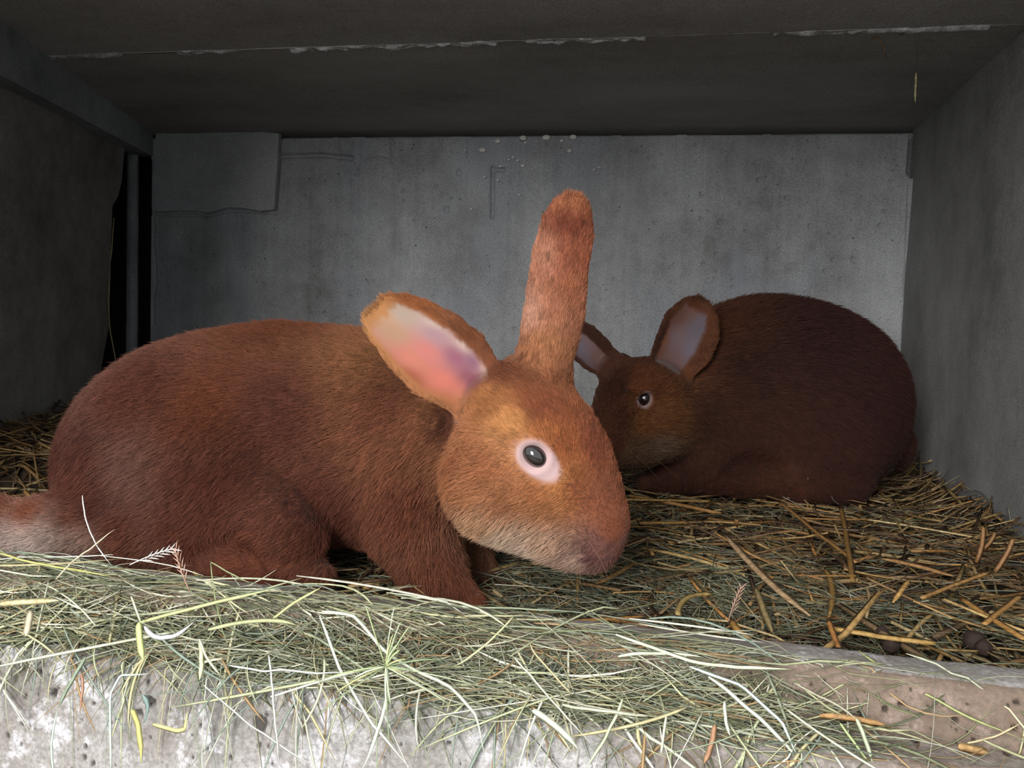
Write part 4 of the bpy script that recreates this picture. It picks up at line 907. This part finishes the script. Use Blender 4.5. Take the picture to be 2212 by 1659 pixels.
rb, Va, Na, Wi = finish_rabbit(A, 'rabbit', 'red brown rabbit in front with lowered head, one ear upright and one turned out', [(ear_a, ear_a_cols), (ear_b, None)], (1150, 985), .0088,
                               colors, flows, lengths, 330000, .00017, (520, 1270, .70), 71)
whiskers(rb, Wi, Va, [((1262, 1168), (1318, 1262), .56), ((1250, 1172), (1252, 1280), .56), ((1240, 1165), (1185, 1268), .565), ((1232, 1155), (1130, 1240), .57)])

# ---- rear rabbit, crouched, facing left
B = Field((-0.02, -0.165, 0.90), (0.57, 0.145, 1.30), 0.0026)
t0 = 1.13
B.ell(1760, 880, t0, 195, 205, .085, rot=-30, k=.035)
B.ell(1650, 850, t0, 230, 208, .088, rot=6, k=.035)
B.ell(1545, 900, t0-.01, 155, 165, .075, k=.03)
B.ell(1690, 950, t0, 215, 78, .070, k=.03)
B.ell(1800, 930, t0-.050, 122, 138, .045, rot=-15, k=.014)          # haunch
B.ell(1750, 985, t0-.058, 58, 76, .030, k=.012)                    # knee
B.limb([(1835, 1040, t0-.05, 42), (1720, 1045, t0-.065, 34), (1600, 1040, t0-.07, 28), (1540, 1044, t0-.07, 22)], k=.012)   # hind foot
B.ell(1500, 960, t0-.050, 80, 85, .040, k=.014)                     # shoulder
B.limb([(1530, 980, t0-.055, 58), (1490, 1020, t0-.06, 42), (1440, 1038, t0-.065, 28), (1395, 1042, t0-.07, 22)], k=.014)
B.ell(1930, 960, t0+.02, 36, 44, .03, k=.01)                       # tail
th = 1.045
B.ell(1385, 870, th, 100, 95, .050, rot=30, k=.02)
B.ell(1425, 920, th, 72, 72, .046, k=.02)
B.ell(1355, 930, th-.005, 75, 80, .040, rot=40, k=.018)
B.ell(1320, 970, th-.008, 48, 48, .030, k=.014)
B.ell(1375, 965, th, 62, 36, .032, k=.012)
B.ell(1470, 900, th+.04, 85, 100, .055, k=.03)                     # neck
B.ell(1428, 812, th+.016, 36, 40, .020, k=.012); B.ell(1330, 800, th+.02, 36, 38, .020, k=.012)
B.ell(1385, 838, th-.048, 36, 12, .008, k=.01)
eb1 = B.ear((1425, 822), (1520, 645), 1.035, 1.05, [(-.06, 30), (.12, 40), (.35, 50), (.66, 58), (.89, 40), (1.0, 12)], [(-.06, 34), (.12, 56), (.45, 76), (.7, 72), (.88, 48), (1.0, 14)], -1, .014, .0024)
eb2 = B.ear((1325, 800), (1190, 690), 1.06, 1.05, [(-.06, 30), (.05, 34), (.3, 44), (.52, 47), (.85, 36), (1.0, 10)], [(-.06, 26), (.1, 30), (.3, 36), (.65, 32), (.85, 26), (1.0, 8)], -1, .012, .0024, swap=True)
eb1['q'] = (-.52, .80, .90); eb2['q'] = (-.85, .45, .93)
EYE_RING['rabbit.001'] = .80; EYE_STRETCH['rabbit.001'] = .15; FAR_EYE['rabbit.001'] = (1345, 865, th+.04); _ED['rabbit.001'] = np.array([-.3, -.95, 0])
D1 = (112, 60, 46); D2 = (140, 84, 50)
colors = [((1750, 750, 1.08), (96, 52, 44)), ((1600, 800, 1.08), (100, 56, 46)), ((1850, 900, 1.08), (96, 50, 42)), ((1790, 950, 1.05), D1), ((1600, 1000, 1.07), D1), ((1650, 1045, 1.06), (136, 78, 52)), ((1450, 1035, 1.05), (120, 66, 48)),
          ((1380, 840, .99), (170, 98, 54)), ((1440, 900, 1.0), (178, 112, 62)), ((1400, 920, .99), (185, 116, 60)), ((1420, 970, 1.0), (190, 150, 120)), ((1370, 985, 1.0), (175, 130, 98)), ((1340, 900, .99), (130, 72, 48)), ((1325, 960, 1.0), (135, 76, 50)),
          ((1330, 830, 1.0), (105, 55, 40)), ((1500, 900, 1.05), (110, 62, 46)), ((1400, 720, 1.04), (110, 62, 42)), ((1535, 700, 1.04), (150, 88, 52)), ((1480, 650, 1.04), (135, 80, 48)), ((1480, 800, 1.03), (165, 100, 64)), ((1290, 720, 1.05), (110, 62, 44))]
flows = [((1850, 800, 1.08), (70, 60)), ((1700, 700, 1.08), (90, 10)), ((1600, 850, 1.08), (80, 20)), ((1800, 950, 1.06), (60, 60)), ((1500, 950, 1.06), (60, 50)), ((1350, 920, 1.0), (50, -60)), ((1420, 920, 1.0), (70, 20)), ((1600, 1040, 1.06), (-60, 0)), ((1400, 840, 1.0), (60, -40)),
         ((1480, 1000, 1.06), (0, 70))]
lengths = [((1750, 850, 1.08), .014), ((1600, 900, 1.08), .013), ((1380, 900, 1.0), .006), ((1320, 970, 1.0), .004), ((1430, 960, 1.0), .010), ((1600, 1040, 1.06), .007), ((1420, 1040, 1.06), .006)]
eb_cols = [(.9, .2, (165, 120, 105)), (.7, -.2, (150, 138, 150)), (.5, -.3, (165, 150, 165)), (.5, .3, (175, 145, 150)), (.25, 0, (170, 130, 125)), (.1, 0, (130, 80, 62)), (.7, .6, (150, 105, 90)), (.4, .8, (185, 120, 85))]
rb2, Vb, Nb, Wi2 = finish_rabbit(B, 'rabbit.001', 'shade-darkened red brown rabbit crouching behind in the right corner, facing left', [(eb1, eb_cols), (eb2, eb_cols)], (1390, 864), .0086,
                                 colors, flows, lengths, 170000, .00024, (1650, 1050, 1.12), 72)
whiskers(rb2, Wi2, Vb, [((1360, 975), (1440, 1060), 1.0), ((1370, 970), (1470, 1040), 1.0)])
